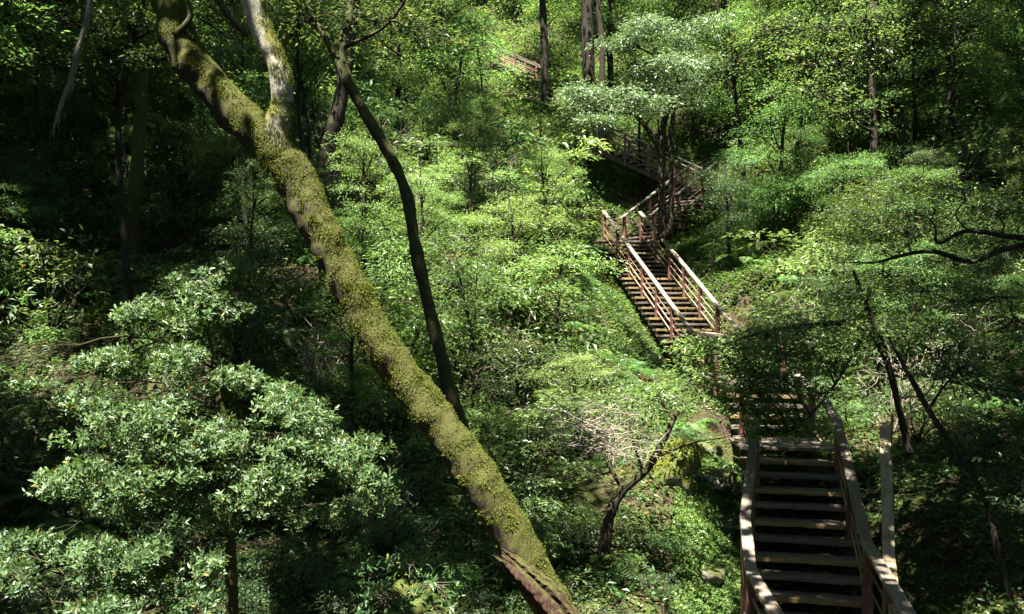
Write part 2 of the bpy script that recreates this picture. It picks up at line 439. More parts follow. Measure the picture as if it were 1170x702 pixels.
M = {}
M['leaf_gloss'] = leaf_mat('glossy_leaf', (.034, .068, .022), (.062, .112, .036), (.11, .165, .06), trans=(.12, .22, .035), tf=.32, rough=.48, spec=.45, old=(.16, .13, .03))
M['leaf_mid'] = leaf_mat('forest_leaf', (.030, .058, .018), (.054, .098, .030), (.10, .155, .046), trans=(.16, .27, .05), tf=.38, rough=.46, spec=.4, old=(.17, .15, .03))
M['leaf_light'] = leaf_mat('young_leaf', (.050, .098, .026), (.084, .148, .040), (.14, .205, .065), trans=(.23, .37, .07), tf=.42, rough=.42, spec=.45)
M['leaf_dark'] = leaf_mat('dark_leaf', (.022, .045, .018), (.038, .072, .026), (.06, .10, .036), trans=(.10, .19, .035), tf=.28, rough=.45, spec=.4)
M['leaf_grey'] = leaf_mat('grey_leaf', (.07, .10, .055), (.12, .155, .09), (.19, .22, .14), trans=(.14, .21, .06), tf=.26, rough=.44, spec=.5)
M['fern'] = leaf_mat('fern_frond', (.045, .095, .022), (.065, .13, .03), (.10, .18, .04), trans=(.17, .32, .05), tf=.38, rough=.5, spec=.35)
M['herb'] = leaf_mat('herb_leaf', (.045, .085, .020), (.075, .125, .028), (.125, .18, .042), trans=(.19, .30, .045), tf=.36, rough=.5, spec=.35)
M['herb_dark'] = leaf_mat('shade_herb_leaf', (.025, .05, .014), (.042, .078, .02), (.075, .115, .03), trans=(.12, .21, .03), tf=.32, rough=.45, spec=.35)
M['litter'] = leaf_mat('dead_leaf', (.06, .035, .018), (.11, .065, .03), (.20, .14, .08), trans=(.12, .07, .03), tf=.12, rough=.7, spec=.2)
M['moss_tuft'] = leaf_mat('moss_tuft', (.062, .066, .010), (.10, .105, .015), (.15, .15, .022), trans=(.16, .16, .015), tf=.25, rough=.8, spec=.1)
M['moss_bright'] = leaf_mat('bright_moss', (.08, .10, .014), (.14, .165, .022), (.21, .23, .035), trans=(.26, .28, .02), tf=.25, rough=.8, spec=.1)
M['bark_moss'] = bark_mat('mossy_bark', (.012, .009, .005), (.052, .038, .019), (.055, .055, .010), .60, lichen=(.11, .095, .055), scale=4.2)
M['bark_pale'] = bark_mat('pale_bark', (.14, .12, .08), (.36, .33, .26), (.13, .125, .025), .50, lichen=(.46, .46, .42), scale=1.4)
M['bark_dark'] = bark_mat('dark_bark', (.010, .008, .005), (.036, .026, .017), (.03, .034, .008), .36, scale=2.)  # bark colour darkened to stand in for backlit trunks
M['bark_black'] = bark_mat('shaded_dark_bark', (.006, .005, .003), (.024, .017, .011), (.03, .034, .008), .30, scale=2.4)  # near-black colour takes the place of shade on the trunk
M['bark_thin'] = bark_mat('thin_mossy_bark', (.010, .007, .004), (.045, .032, .019), (.045, .05, .011), .5, lichen=(.10, .09, .06), scale=4.)
M['bark_grey'] = bark_mat('grey_bark', (.06, .05, .04), (.16, .14, .11), (.10, .10, .025), .30, lichen=(.25, .25, .22), scale=2.)
M['bark_stub'] = bark_mat('rotten_bark', (.010, .006, .004), (.07, .036, .02), (.06, .06, .012), .26, scale=4.)
M['twig'] = bark_mat('twig_bark', (.05, .04, .028), (.14, .11, .08), None, scale=6.)
M['dead_twig'] = bark_mat('bleached_twig', (.12, .10, .075), (.30, .25, .19), None, scale=6.)
M['rail'] = wood_mat('weathered_rail', (.08, .064, .048), (.225, .185, .14), stain=(.10, .08, .06), stain_amt=.3)
M['tread'] = wood_mat('weathered_tread', (.05, .041, .033), (.135, .108, .085), stain=(.05, .055, .025), stain_amt=.45, rough=.6)
M['nosing'] = wood_mat('ochre_nosing', (.11, .072, .028), (.23, .155, .06), stain=(.10, .08, .03), stain_amt=.35)
M['post'] = wood_mat('red_brown_post', (.065, .028, .02), (.15, .07, .05), stain=(.04, .025, .018), stain_amt=.3, rough=.6)
M['rod'] = wood_mat('red_brown_rod', (.16, .08, .06), (.30, .19, .15), stain=(.08, .04, .03), stain_amt=.2, rough=.45)
M['stringer'] = wood_mat('dark_stringer', (.03, .02, .015), (.08, .055, .04), stain_amt=.3)
M['board'] = wood_mat('pale_mossy_board', (.20, .16, .09), (.42, .34, .21), stain=(.13, .12, .03), stain_amt=.55)
M['ground'] = ground_mat()
M['rock'] = rock_mat('grey_rock', (.07, .06, .05), (.26, .235, .195), amt=.3)
M['rock_pale'] = bark_mat('pale_rock', (.35, .34, .32), (.6, .58, .55), None, scale=.5)
M['rock_moss'] = rock_mat('mossy_rock', (.07, .06, .05), (.22, .2, .17), (.08, .095, .016), amt=.7)

# ------------------------------------------------------------------ ground sheet
def build_ground():
    xs = np.concatenate([np.arange(-180, -18, 6), np.arange(-18, 18, .2), np.arange(18, 181, 6)])
    ys = np.concatenate([np.arange(-60, 2, 4), np.arange(2, 40, .2), np.arange(40, 60, .6), np.arange(60, 221, 5)])
    X, Y = np.meshgrid(xs, ys)
    Z = np.concatenate([gz(X[i:i + 20], Y[i:i + 20]) for i in range(0, len(ys), 20)])
    v = np.stack([X, Y, Z], -1).reshape(-1, 3)
    nx, ny = len(xs), len(ys)
    i = np.arange(ny - 1)[:, None]; j = np.arange(nx - 1)[None]
    q = np.stack([i * nx + j, i * nx + j + 1, (i + 1) * nx + j + 1, (i + 1) * nx + j], -1).reshape(-1, 4)
    o = obj('ground', make_mesh('ground', v, q, smooth=True), M['ground'])
    tag(o, kind='structure')
build_ground()

# ------------------------------------------------------------------ stairs
def polyrail(mb_parent, pts, W, H, mat, off, name='handrail', seed=0):
    for i in range(len(pts) - 1):
        a = np.asarray(pts[i], float); b = np.asarray(pts[i + 1], float)
        d = (b - a) / np.linalg.norm(b - a)
        beam(name, a - d * .02, b + d * .02, W, H - .004 * (i % 2), mat, mb_parent, off, seed + i, seg=5, wob=.003)

_tread_cache = {}
def stair(name, label, A, B, n, width, rails, rail_h=.9, posts_every=4, over_l=.0, over_r=.0, rods=3, tread_d=.27, group='flights of the wooden stairway', nosing=True, post_w=.09, seed=0, rise0=None, extra=None, rail_w=.115):
    """flight of open-riser steps from A (bottom) to B (top), centre line points"""
    A = np.asarray(A, float); B = np.asarray(B, float)
    root = empty(name, A, label, 'stairs', group)
    d = B - A; hd = d.copy(); hd[2] = 0; hd /= np.linalg.norm(hd)
    rt = np.array([hd[1], -hd[0], 0])          # right-hand side going up
    ang = math.atan2(rt[1], rt[0])
    key = (round(width, 2), round(tread_d, 2))
    if key not in _tread_cache:
        _tread_cache[key] = ([plank_mesh('tread', width, tread_d, .05, 50 + s, 12) for s in range(4)],
                             plank_mesh('nosing', width - .004, .042, .056, 77, 10))
    boards, nos = _tread_cache[key]
    rng = random.Random(seed + 5)
    for i in range(n):
        c = A + d * (i / (n - 1)) - A
        t = obj('tread', boards[rng.randrange(4)], M['tread'], root, c)
        t.rotation_euler = (rng.uniform(-.012, .012), rng.uniform(-.006, .006), ang + rng.uniform(-.008, .008))
        if nosing and i % 2 == 0:
            o = obj('nosing', nos, M['nosing'], t, (0, -tread_d / 2 - .0225, -.002))
    for s in (-1, 1):
        o = rt * s * (width / 2 - .16)
        beam('stringer', A + o + [0, 0, -.17] - d * .02, B + o + [0, 0, -.17] + d * .01, .07, .2, M['stringer'], root, A, seed + s)
    for s, sd in ((-1, over_l), (1, over_r)):
        if not (rails & (1 if s < 0 else 2)): continue
        o = rt * s * (width / 2 - .06 - sd)
        k = list(range(0, n, posts_every))
        if n - 1 - k[-1] >= posts_every // 2: k.append(n - 1)
        else: k[-1] = n - 1
        for i in k:
            c = A + d * (i / (n - 1)) + o
            beam('post', c + [0, 0, -.30], c + [0, 0, rail_h - .025], post_w, post_w, M['post'], root, A, seed + i, up=tuple(hd), seg=6, wob=.002)
        a = A + o + [0, 0, rail_h] - d * (.25 / np.linalg.norm(d)); b = B + o + [0, 0, rail_h] + d * (.12 / np.linalg.norm(d))
        beam('handrail', a, b, rail_w, .05, M['rail'], root, A, seed + 9 + s, seg=8, wob=.004)
        for r in range(rods):
            h = rail_h * (.24 + .22 * r)
            m = MB(); v, q, t = tube([A + o + [0, 0, h], B + o + [0, 0, h]], [.016, .016], 2, 6); m.add(v, q, t)
            m.build('rod', M['rod'], root, off=A, smooth=True)
    return root, rt, hd

# --- near flight (custom rails traced where they stand)
def near_stairs():
    A, B = ST_NEAR
    root, rt, hd = stair('near_stairs', 'nearest flight of weathered wooden steps with bent handrails, bottom right', A, B, 12, 1.45, 0, seed=11)
    L = [(3.76, 14.5, -.90), (3.42, 12.45, -1.41), (2.76, 10.5, -2.30), (2.45, 9.1, -2.54), (2.27, 7.5, -2.52)]
    R = [(4.97, 15.5, -.89), (4.72, 13.3, -1.20), (4.63, 12.6, -1.41), (3.98, 9.95, -2.46), (3.38, 7.5, -2.50)]
    polyrail(root, L, .125, .05, M['rail'], A, seed=21)
    polyrail(root, R, .125, .05, M['rail'], A, seed=31)
    def along(poly, y):
        for a, b in zip(poly[:-1], poly[1:]):
            if min(a[1], b[1]) <= y <= max(a[1], b[1]):
                t = (y - a[1]) / (b[1] - a[1]); return np.array(a) + (np.array(b) - np.array(a)) * t
    for poly, ys in ((L, (14.4, 12.45, 11.4, 10.45, 9.1, 7.7)), (R, (15.4, 14.3, 12.6, 11.3, 9.9, 8.6, 7.7))):
        for y in ys:
            c = along(poly, y)
            beam('post', c + [0, 0, -1.15], c + [0, 0, -.02], .09, .09, M['post'], root, A, int(y * 10), up=(0, 1, 0), seg=6, wob=.002)
        for h in (.25, .45, .65):
            pts = [np.array(p) - [0, 0, h] for p in poly]
            m = MB()
            for a, b in zip(pts[:-1], pts[1:]):
                v, q, t = tube([a, b], [.011, .011], 2, 6); m.add(v, q, t)
            m.build('rod', M['rod'], root, off=A, smooth=True)
    # short lower landing
    for i in range(9):
        c = A - hd * (.28 + i * .26) + [0, 0, -.10]
        t = obj('deck_board', _tread_cache[(1.45, .27)][0][i % 4], M['tread'], root, c - A)
        t.rotation_euler = (0, 0, math.atan2(rt[1], rt[0])); t.scale = (1.05, .93, 1)
near_stairs()

def mid_stairs():
    A, B = ST_MID
    root, rt, hd = stair('middle_steps', 'short run of steps and level boardwalk between near steps and long upper stairs', A, B, 6, 1.35, 0, seed=41)
    a = ST_NEAR[1]; w = _tread_cache[(1.45, .27)][0]
    k = 0
    for s, e, z in ((ST_NEAR[1] + [0.05, .3, -.006], ST_MID[0] - [.03, .2, .006], 4), (ST_MID[1] + [.02, .28, .0], ST_UP[0] + [.0, -.25, -.04], 22)):
        for i in range(z):
            c = s + (e - s) * (i / (z - 1))
            t = obj('deck_board', w[i % 4], M['tread'], root, c - A); t.rotation_euler = (0, 0, -.06 + .004 * (i % 3)); k += 1
    for sx in (-.55, .55):
        beam('stringer', ST_MID[1] + [sx, .1, -.15], ST_UP[0] + [sx, -.1, -.19], .08, .2, M['stringer'], root, A, 3)
        o = np.array([sx * 1.15, 0, 0])
        pp = [ST_MID[1] + o + [0, 1.0, 0], ST_MID[1] * .66 + ST_UP[0] * .34 + o + [0, .6, 0], ST_MID[1] * .3 + ST_UP[0] * .7 + o]
        for c in pp: beam('post', c + [0, 0, -.3], c + [0, 0, .86], .09, .09, M['post'], root, A, 8, up=(0, 1, 0), seg=5)
        beam('handrail', pp[0] + [0, -.3, .89], pp[2] + [0, .4, .89], .14, .05, M['rail'], root, A, 12, seg=12)
mid_stairs()

stair('upper_stairs', 'long straight flight of wooden steps with sunlit handrails on both sides', ST_UP[0], ST_UP[1], 26, 1.62, 3,
      rail_h=.95, posts_every=4, over_l=.22, over_r=.02, seed=61)
stair('turning_stairs', 'short flight climbing to the right behind the two-stemmed tree', ST_TURN[0], ST_TURN[1], 14, 1.35, 3, rail_h=.92, posts_every=5, seed=81, nosing=False)
stair('top_stairs', 'dark flight climbing to the left behind the tree, under its crown', ST_TOP[0], ST_TOP[1], 14, 1.35, 3, rail_h=.92, posts_every=3, seed=91, nosing=False)
stair('far_stairs', 'distant pale handrail and steps high among the trees', ST_FAR[0], ST_FAR[1], 10, 1.3, 3, rail_h=.92, posts_every=4, seed=97, nosing=False)
# landings joining the flights
def landing(name, label, c, w, l, yaw, seed, legs=True):
    root = empty(name, c, label, 'landing', 'landings of the wooden stairway')
    n = int(l / .25)
    me = [plank_mesh('deck_board', w, .24, .05, seed + s, 6) for s in range(3)]
    for i in range(n):
        y = -l / 2 + .125 + i * .25
        o = obj('deck_board', me[i % 3], M['tread'], root, (-math.sin(yaw) * y, math.cos(yaw) * y, 0)); o.rotation_euler = (0, 0, yaw)
    for sx in (-1, 1):
        for sy in (-1, 1):
            px, py = sx * (w / 2 - .12), sy * (l / 2 - .12)
            x = math.cos(yaw) * px - math.sin(yaw) * py; y = math.sin(yaw) * px + math.cos(yaw) * py
            g = g1(c[0] + x, c[1] + y)
            beam('leg', np.array([x, y, g - c[2] - .1]), np.array([x, y, -.03]), .1, .1, M['post'], root, np.zeros(3), seed, up=(0, 1, 0), seg=4)
    return root
landing('stair_landing', 'plank landing at the head of the long upper stairs', (3.85, 29.55, 2.72), 1.9, .9, .2, 300)
landing('stair_landing', 'plank landing at the turn behind the two-stemmed tree', (7.2, 33.0, 4.9), 1.9, 1.2, -.5, 310)

# --- pale separate rail at right
def pale_railing():
    pts = [P(1011, 486, 11.2), P(1015.5, 640, 9.3), P(1026, 720, 8.2)]
    root = empty('stair_railing', (pts[1][0] + .04, pts[1][1], g1(pts[1][0] + .04, pts[1][1])), 'pale mossy handrail board on dark posts right of the near steps', 'railing')
    off = np.array(root.location)
    polyrail(root, pts, .125, .05, M['board'], off, seed=400)
    for f in (0.03, .45, .95):
        c = pts[0] + (pts[1] - pts[0]) * f + [.045, 0.02, -.03]
        beam('post', [c[0], c[1], g1(c[0], c[1]) - .15], c, .085, .085, M['stringer'], root, off, 7, up=(0, 1, 0), seg=4)
    for k in range(3):
        h = .28 + .24 * k
        beam('rail_board', pts[0] + [.05, 0, -h], pts[1] + [.05, 0, -h], .03, .09, M['stringer'], root, off, 60 + k)
pale_railing()

# ------------------------------------------------------------------ trees and shrubs built where the photo shows them
def plant(name, label, cat, trunks, pads, leafmat, barkmat, leaf=(.09, .035), shape=4, style='spray', seed=0, group=None,
          spray_l=.5, n_leaf=14, tilt=.35, limb_r=.02, twigs=True, droop=.25, noise=.10, dens=1., scatter=0., trunkmat=None):
    """trunks: list of (points, radii); pads: list of (centre, radii, sprays). One thing > trunk, branches, crown"""
    rng = np.random.default_rng(seed)
    base = np.asarray(trunks[0][0][0], float)
    root = empty(name, base, label, cat, group)
    mb = MB(); skel = []
    for pts, rr in trunks:
        n = max(12, int(len(pts) * 9))
        v, q, t = tube(pts, rr, n, 12, noise, 4., seed, cap=True); mb.add(v, q, t)
        skel.append(spline(pts, n))
    mb.build('trunk', trunkmat or barkmat, root, off=base, smooth=True)
    skel = np.concatenate(skel)
    lf = MB(); br = MB()
    if scatter:                                   # break each big pad into smaller uneven clumps
        small = []
        for c, r, n in pads:
            c = np.asarray(c, float); r = np.asarray(r, float)
            for k in range(3):
                cc = c + rng.normal(0, .5, 3) * r * scatter; f = rng.uniform(.4, .85)
                small.append((cc, r * f * [1, 1, .8], max(3, int(n / 3 * rng.uniform(.5, 1.5))), c if k else None))
        pads = small
    for c, r, n, *anchor in pads:
        c = np.asarray(c, float); r = np.asarray(r, float)
        n = int(n * dens)
        d = np.linalg.norm((skel - c) * [1, 1, 1.0] + [0, 0, .25 * np.linalg.norm(r)], axis=1)
        a = skel[np.argmin(d)]
        lr = limb_r
        if anchor and anchor[0] is not None: a = anchor[0]; lr = limb_r * .4
        lp = limb(br, rng, a, c, lr, lr * .45, 6, 10)
        cc, dd = ellipsoid_pts(rng, c, r, n, .6)
        out = norm(dd * r * [1, 1, .35] + 1e-6)
        if style == 'spray':
            sprays(lf, rng, cc - out * spray_l * .5, out, spray_l, n_leaf, leaf[0], leaf[1], tilt, droop, shape)
        else:
            ax = norm(out * .8 + UP * .9)
            rosettes(lf, rng, cc, ax, n_leaf, leaf[0], leaf[1], shape)
        if twigs:
            kk = min(len(cc), 8 if scatter else 26)
            for i in rng.choice(len(cc), kk, replace=False):
                s = lp[rng.integers(len(lp) // 2, len(lp))]
                limb(br, rng, s, cc[i], lr * .4, .0022, 4, 6, .12)
    if lf.n: lf.build('crown', leafmat, root, off=base)
    if br.n: br.build('branches', barkmat, root, off=base, smooth=True)
    return root

def pads_px(lst, D0=None):
    """(px, py, D, rx_px, ry_px, depth_m, n) -> pads"""
    out = []
    for px, py, D, rx, ry, dz, n in lst:
        out.append((P(px, py, D), (rx / F * D, dz, ry / F * D), n))
    return out

# --- the big leaning mossy tree
def mossy_tree():
    tr = [P(742, 905, 6.9), P(690, 805, 6.95), P(632, 702, 7.0), P(588, 622, 7.0), P(540, 540, 7.0), P(488, 468, 7.05), P(432, 392, 7.1), P(393, 318, 7.15),
          P(355, 250, 7.2), P(322, 186, 7.25), P(278, 140, 7.3), P(232, 86, 7.35), P(200, 30, 7.4), P(188, -30, 7.5), P(160, -140, 7.6)]
    rr = [.21, .185, .160, .150, .148, .145, .145, .145, .150, .156, .150, .142, .138, .125, .11]
    br = [P(334, 222, 7.24), P(322, 180, 7.22), P(317, 152, 7.19), P(321, 120, 7.14), P(316, 85, 7.1), P(305, 40, 7.05), P(288, -5, 7.0), P(262, -70, 6.9), P(240, -140, 6.9)]
    rb = [.10, .112, .102, .092, .085, .082, .082, .075, .06]
    off = np.array([tr[0][0], tr[0][1], tr[0][2]])
    root = empty('mossy_tree', off, 'big leaning moss-covered tree with forked trunk crossing the left half', 'tree')
    rng = np.random.default_rng(5)
    def dense(pts, r, n, k, seed):
        v, q, t = tube(pts, r, n, k, .09, 2.1, seed, wander=.035)
        fine = vnoise(v, 9., seed) * .014 + vnoise(v * [1, 1, .4], 24., seed + 3) * .008 + np.maximum(0, vnoise(v, 4.2, seed + 8) - .35) * .07
        c = v.copy()
        V = v[:n * k].reshape(n, k, 3); ctr = V.mean(1, keepdims=True)
        nr = norm(V - ctr).reshape(-1, 3)
        v[:n * k] += nr * (fine[:n * k] * (1. if k > 50 else .55))[:, None]
        return v, q, t, nr
    v, q, t, nr = dense(tr, rr, 420, 56, 3)
    m = MB(); m.add(v, q, t); m.build('trunk', M['bark_moss'], root, off=off, smooth=True)
    v2, q2, t2, nr2 = dense(br, rb, 240, 40, 9)
    m = MB(); m.add(v2, q2, t2); m.build('branch', M['bark_pale'], root, off=off, smooth=True)
    # moss tufts growing on the bark, thickest on upward faces and in patches
    lf = MB()
    for (vv, nn, dens, thr) in ((v, nr, 190000, -.02), (v2, nr2, 36000, .14)):
        n = len(nn); pid = rng.integers(0, n, dens)
        p = vv[pid] + rng.normal(0, .006, (dens, 3)); nm = nn[pid]
        mask = vnoise(p * [1, 1, .6], 2.3, 21) * .34 + vnoise(p, 8., 22) * .34 + vnoise(p, 21., 23) * .36 + nm[:, 2] * .36 + nm[:, 0] * .14
        mask = mask + .55 * np.clip(1.2 - np.linalg.norm(p - P(319, 168, 7.2), axis=1) / .32, 0, 1)
        p = p[mask > thr]; nm = nm[mask > thr]; k = len(p)
        d = nm * .7 + rng.normal(0, .6, (k, 3)); d[:, 2] -= .25
        leaf_geo(lf, p - nm * .004, d, nm + rng.normal(0, .5, (k, 3)), rng.uniform(.006, .016, k) * (1 + 1.6 * np.maximum(0, vnoise(p, 7., 44))), rng.uniform(.004, .010, k), .1, 4, .25)
    lf.build('moss', M['moss_tuft'], root, off=off)
    # broken stub at the foot
    sp = [P(668, 740, 6.86), P(634, 694, 6.84), P(606, 664, 6.83), P(578, 638, 6.82)]
    nk = 44
    vs, qs, ts = tube(sp, [.125, .11, .088, .06], 70, nk, .10, 6., 31)
    R = vs[:70 * nk].reshape(70, nk, 3); ctr = R.mean(1, keepdims=True); ar = np.arange(nk)
    ridge = np.array([_hash(np.int64(int(a / 2)), np.int64(3), np.int64(1), 5) for a in ar]) * .34 + .1 * rng.random(nk)
    R += (R - ctr) * (ridge - .2)[None, :, None]
    R += (vnoise(R.reshape(-1, 3), 30., 5) * .008).reshape(70, nk, 1)
    ax = norm(sp[3] - sp[2]); jag = rng.uniform(-.04, .055, nk) + .05 * np.sin(ar * .5)
    for row in range(58, 70): R[row] += np.outer(jag * ((row - 57) / 12) ** 1.5, ax)
    vs[70 * nk + 1] -= ax * .10
    m = MB(); m.add(vs, qs, ts); m.build('broken_stub', M['bark_stub'], root, off=off, smooth=False)
    # shoots with a few leaves on the fork, hanging moss beard at the top
    bm = MB(); lf2 = MB()
    limb(bm, rng, P(200, 40, 7.25), P(214, -20, 7.2), .03, .012, 7, 12)
    bm.build('side_shoot', M['bark_moss'], root, off=off, smooth=True); bm = MB()
    cc = np.array([P(230, 8, 7.1), P(245, 0, 7.1), P(225, 14, 7.2)])
    sprays(lf2, rng, cc, rng.normal(0, 1, (3, 3)) * [1, 1, .2], .22, 14, .06, .026, .4, .2, 6)
    sp2 = [P(250, 0, 7.5), P(262, 20, 7.5), P(283, 42, 7.55)]
    v3, q3, t3 = tube(sp2, [.035, .025, .012], 16, 8, .2, 9, 4); bm.add(v3, q3, t3)
    bm.build('side_shoot', M['bark_moss'], root, off=off, smooth=True)
    # high crown out of the picture, above the trunk
    cm = MB(); cb = MB()
    for c, r, n in [((-4.6, 8.6, 6.5), (1.6, 1.4, .8), 70), ((-5.8, 8.6, 7.2), (1.8, 1.6, .8), 80), ((-4.8, 9.4, 6.6), (1.2, 1.2, .6), 40)]:
        cc, dd = ellipsoid_pts(rng, c, r, n, .5)
        sprays(cm, rng, cc, dd * [1, 1, .3], .6, 22, .10, .04)
        limb(cb, rng, tr[-1] if c[0] < -3.5 else br[-1], c, .07, .02, 6, 12)
    cm.build('crown', M['leaf_mid'], root, off=off)
    cb.build('limbs', M['bark_moss'], root, off=off, smooth=True)
mossy_tree()

# --- second, thin dark tree
plant('slender_tree', 'thin dark curving tree just right of the mossy tree', 'tree',
      [([P(556, 590, 12), P(532, 505, 12), P(512, 440, 12), P(495, 370, 12.05), P(476, 290, 12.1), P(464, 220, 12.15), P(438, 165, 12.2), P(405, 108, 12.3), P(390, 60, 12.4), P(400, 10, 12.6), P(412, -80, 12.9)],
        [.14, .105, .095, .09, .085, .08, .075, .075, .068, .058, .035]),
       ([P(398, 100, 12.3), P(370, 40, 12.4), P(340, -10, 12.5), P(300, -90, 12.6)], [.05, .04, .03, .02]),
       ([P(392, 55, 12.4), P(440, 30, 12.2), P(470, -10, 12)], [.035, .025, .012])],
      pads_px([(430, 20, 12.5, 60, 22, .8, 26), (350, 25, 12.5, 50, 22, .7, 24), (480, 45, 12.2, 50, 16, .6, 18), (400, -70, 12.9, 130, 40, 1.6, 90), (300, -110, 12.7, 110, 40, 1.5, 70)]),
      M['leaf_mid'], M['bark_thin'], leaf=(.085, .036), seed=12, spray_l=.5, n_leaf=18, noise=.2)

# --- dead hanging branch, upper left
def hanging_branch():
    pts = [P(112, -90, 8), P(103, 0, 8), P(96, 35, 8), P(84, 80, 8), P(72, 118, 8), P(61, 148, 8)]
    root = empty('hanging_branch', pts[0], 'dead bare branch hanging down at upper left', 'branch')
    m = MB(); v, q, t = tube(pts, [.026, .027, .026, .024, .02, .012], 60, 10, .2, 9, 2, wander=.02); m.add(v, q, t)
    rng = np.random.default_rng(3)
    m.build('wood', M['bark_grey'], root, off=pts[0], smooth=True)
    m = MB()
    for a, b in ((pts[5], P(62, 160, 8)), (pts[5], P(57, 157, 8)), (pts[4], P(66, 150, 7.95)), (pts[3], P(78, 112, 7.9)), (pts[2], P(110, 60, 8.1))):
        limb(m, rng, a, b, .009, .002, 4, 7)
    m.build('twigs', M['bark_grey'], root, off=pts[0], smooth=True)
hanging_branch()

# --- big glossy bush, left foreground
plant('glossy_bush', 'large sunlit bush of glossy pale leaves in layers, left foreground', 'bush',
      [([P(268, 800, 7.7), P(266, 700, 7.7), P(263, 620, 7.7), P(262, 550, 7.7), P(258, 500, 7.7), P(248, 440, 7.75), P(240, 390, 7.8), P(232, 355, 7.8)], [.06, .050, .047, .043, .036, .026, .016, .006])],
      pads_px([(205, 335, 7.8, 40, 26, .45, 34), (243, 312, 7.8, 26, 12, .3, 24), (222, 322, 7.8, 34, 14, .35, 24), (262, 335, 7.8, 30, 14, .35, 18), (185, 368, 7.6, 50, 26, .45, 36), (250, 372, 7.8, 50, 26, .5, 38), (222, 400, 7.7, 60, 30, .6, 40),
               (120, 420, 7.3, 58, 22, .5, 40), (60, 428, 7.2, 36, 12, .35, 14), (180, 432, 7.3, 62, 32, .6, 52), (262, 424, 7.6, 60, 32, .6, 48), (322, 452, 7.5, 52, 28, .5, 34),
               (100, 452, 7.1, 44, 14, .4, 16), (165, 475, 7.1, 56, 24, .5, 36), (240, 478, 7.2, 70, 34, .6, 60), (325, 492, 7.3, 66, 34, .6, 52), (395, 505, 7.3, 56, 34, .6, 40), (290, 525, 7.1, 64, 30, .5, 44),
               (200, 525, 6.9, 60, 30, .5, 40), (140, 560, 6.8, 46, 26, .5, 30), (205, 582, 6.8, 50, 28, .4, 28), (355, 548, 7.2, 64, 34, .6, 40), (425, 552, 7.3, 40, 30, .5, 24), (175, 620, 6.8, 46, 26, .4, 22), (330, 600, 7.4, 50, 26, .5, 14), (400, 600, 7.4, 40, 26, .5, 12), (110, 500, 6.9, 50, 22, .5, 26), (70, 590, 6.6, 44, 26, .4, 24), (130, 610, 6.6, 44, 24, .4, 22), (240, 325, 7.8, 24, 14, .3, 12), (290, 560, 7, 44, 24, .5, 20)]),
      M['leaf_gloss'], M['bark_dark'], leaf=(.046, .0185), shape=6, style='rosette', seed=21, n_leaf=10, limb_r=.010, dens=4.6, scatter=1.25, trunkmat=M['bark_moss'])
# --- bright bush bottom left
plant('glossy_bush', 'brightly sunlit low bush filling the bottom left corner', 'bush',
      [([P(90, 900, 6.2), P(95, 760, 6.2), P(90, 690, 6.2)], [.04, .03, .015])],
      pads_px([(60, 690, 6.1, 80, 36, .5, 60), (140, 690, 6.2, 70, 30, .5, 46), (100, 640, 6.4, 60, 24, .5, 40), (150, 620, 6.6, 44, 18, .4, 26), (40, 655, 6.3, 36, 22, .4, 20), (200, 680, 6.3, 40, 24, .4, 22), (10, 630, 6.6, 30, 20, .4, 14)]),
      M['leaf_gloss'], M['bark_dark'], leaf=(.046, .019), shape=6, style='rosette', seed=22, n_leaf=10, limb_r=.007, dens=5.5, scatter=1.2)
plant('glossy_bush', 'small dark-leaved bush at the bottom just left of the mossy trunk foot', 'bush',
      [([P(455, 860, 7.6), P(458, 740, 7.6), P(462, 690, 7.6)], [.02, .015, .008])],
      pads_px([(440, 680, 7.5, 46, 20, .35, 24), (500, 670, 7.5, 36, 24, .35, 20), (410, 640, 7.7, 30, 16, .3, 14), (470, 640, 7.7, 36, 16, .3, 14)]),
      M['leaf_gloss'], M['twig'], leaf=(.075, .024), shape=6, style='rosette', seed=23, n_leaf=8, limb_r=.008)

# --- bush with bleached dead twigs in the centre and its curved stem
def twig_bush():
    r = plant('twiggy_bush', 'bush with curved dark stems and bleached dead twigs in the centre foreground', 'bush',
          [([P(690, 640, 10.2), P(696, 590, 10.2), P(712, 560, 10.2), P(740, 535, 10.2), P(762, 495, 10.2), P(780, 455, 10.3)], [.07, .065, .055, .045, .04, .02]),
           ([P(755, 520, 10.2), P(790, 506, 10.1), P(830, 500, 10.1)], [.022, .014, .006]),
           ([P(712, 560, 10.2), P(690, 520, 10.3), P(672, 470, 10.4)], [.03, .022, .01]),
           ([P(735, 540, 10.2), P(722, 500, 10.3), P(716, 460, 10.4)], [.02, .015, .008])],
          pads_px([(690, 460, 10.4, 60, 20, .6, 40), (750, 455, 10.3, 55, 18, .6, 40), (640, 470, 10.6, 55, 18, .6, 30), (800, 440, 11.6, 50, 18, .4, 36), (720, 500, 10.3, 40, 18, .5, 20), (670, 540, 10.4, 40, 20, .5, 16), (760, 470, 10.6, 30, 12, .4, 14), (620, 520, 10.6, 40, 24, .5, 20)]),
          M['leaf_light'], M['bark_dark'], leaf=(.065, .028), shape=6, seed=31, spray_l=.35, n_leaf=12, limb_r=.012)
    m = MB(); rng = np.random.default_rng(8); off = np.array(r.location)
    for k in range(46):
        s = P(rng.uniform(655, 700), rng.uniform(478, 520), 9.75 + rng.uniform(-.15, .15)); e = s + np.array([rng.uniform(-1.0, .75), rng.uniform(-.35, .25), rng.uniform(-.18, .38)])
        lp = limb(m, rng, s, e, .0065, .0016, 4, 10, .16)
        for j in range(4):
            b = lp[rng.integers(3, 9)]; limb(m, rng, b, b + np.array([rng.uniform(-.35, .3), rng.uniform(-.1, .1), rng.uniform(-.12, .16)]), .004, .0015, 3, 5, .12)
    m.build('dead_twigs', M['dead_twig'], r, off=off)
twig_bush()

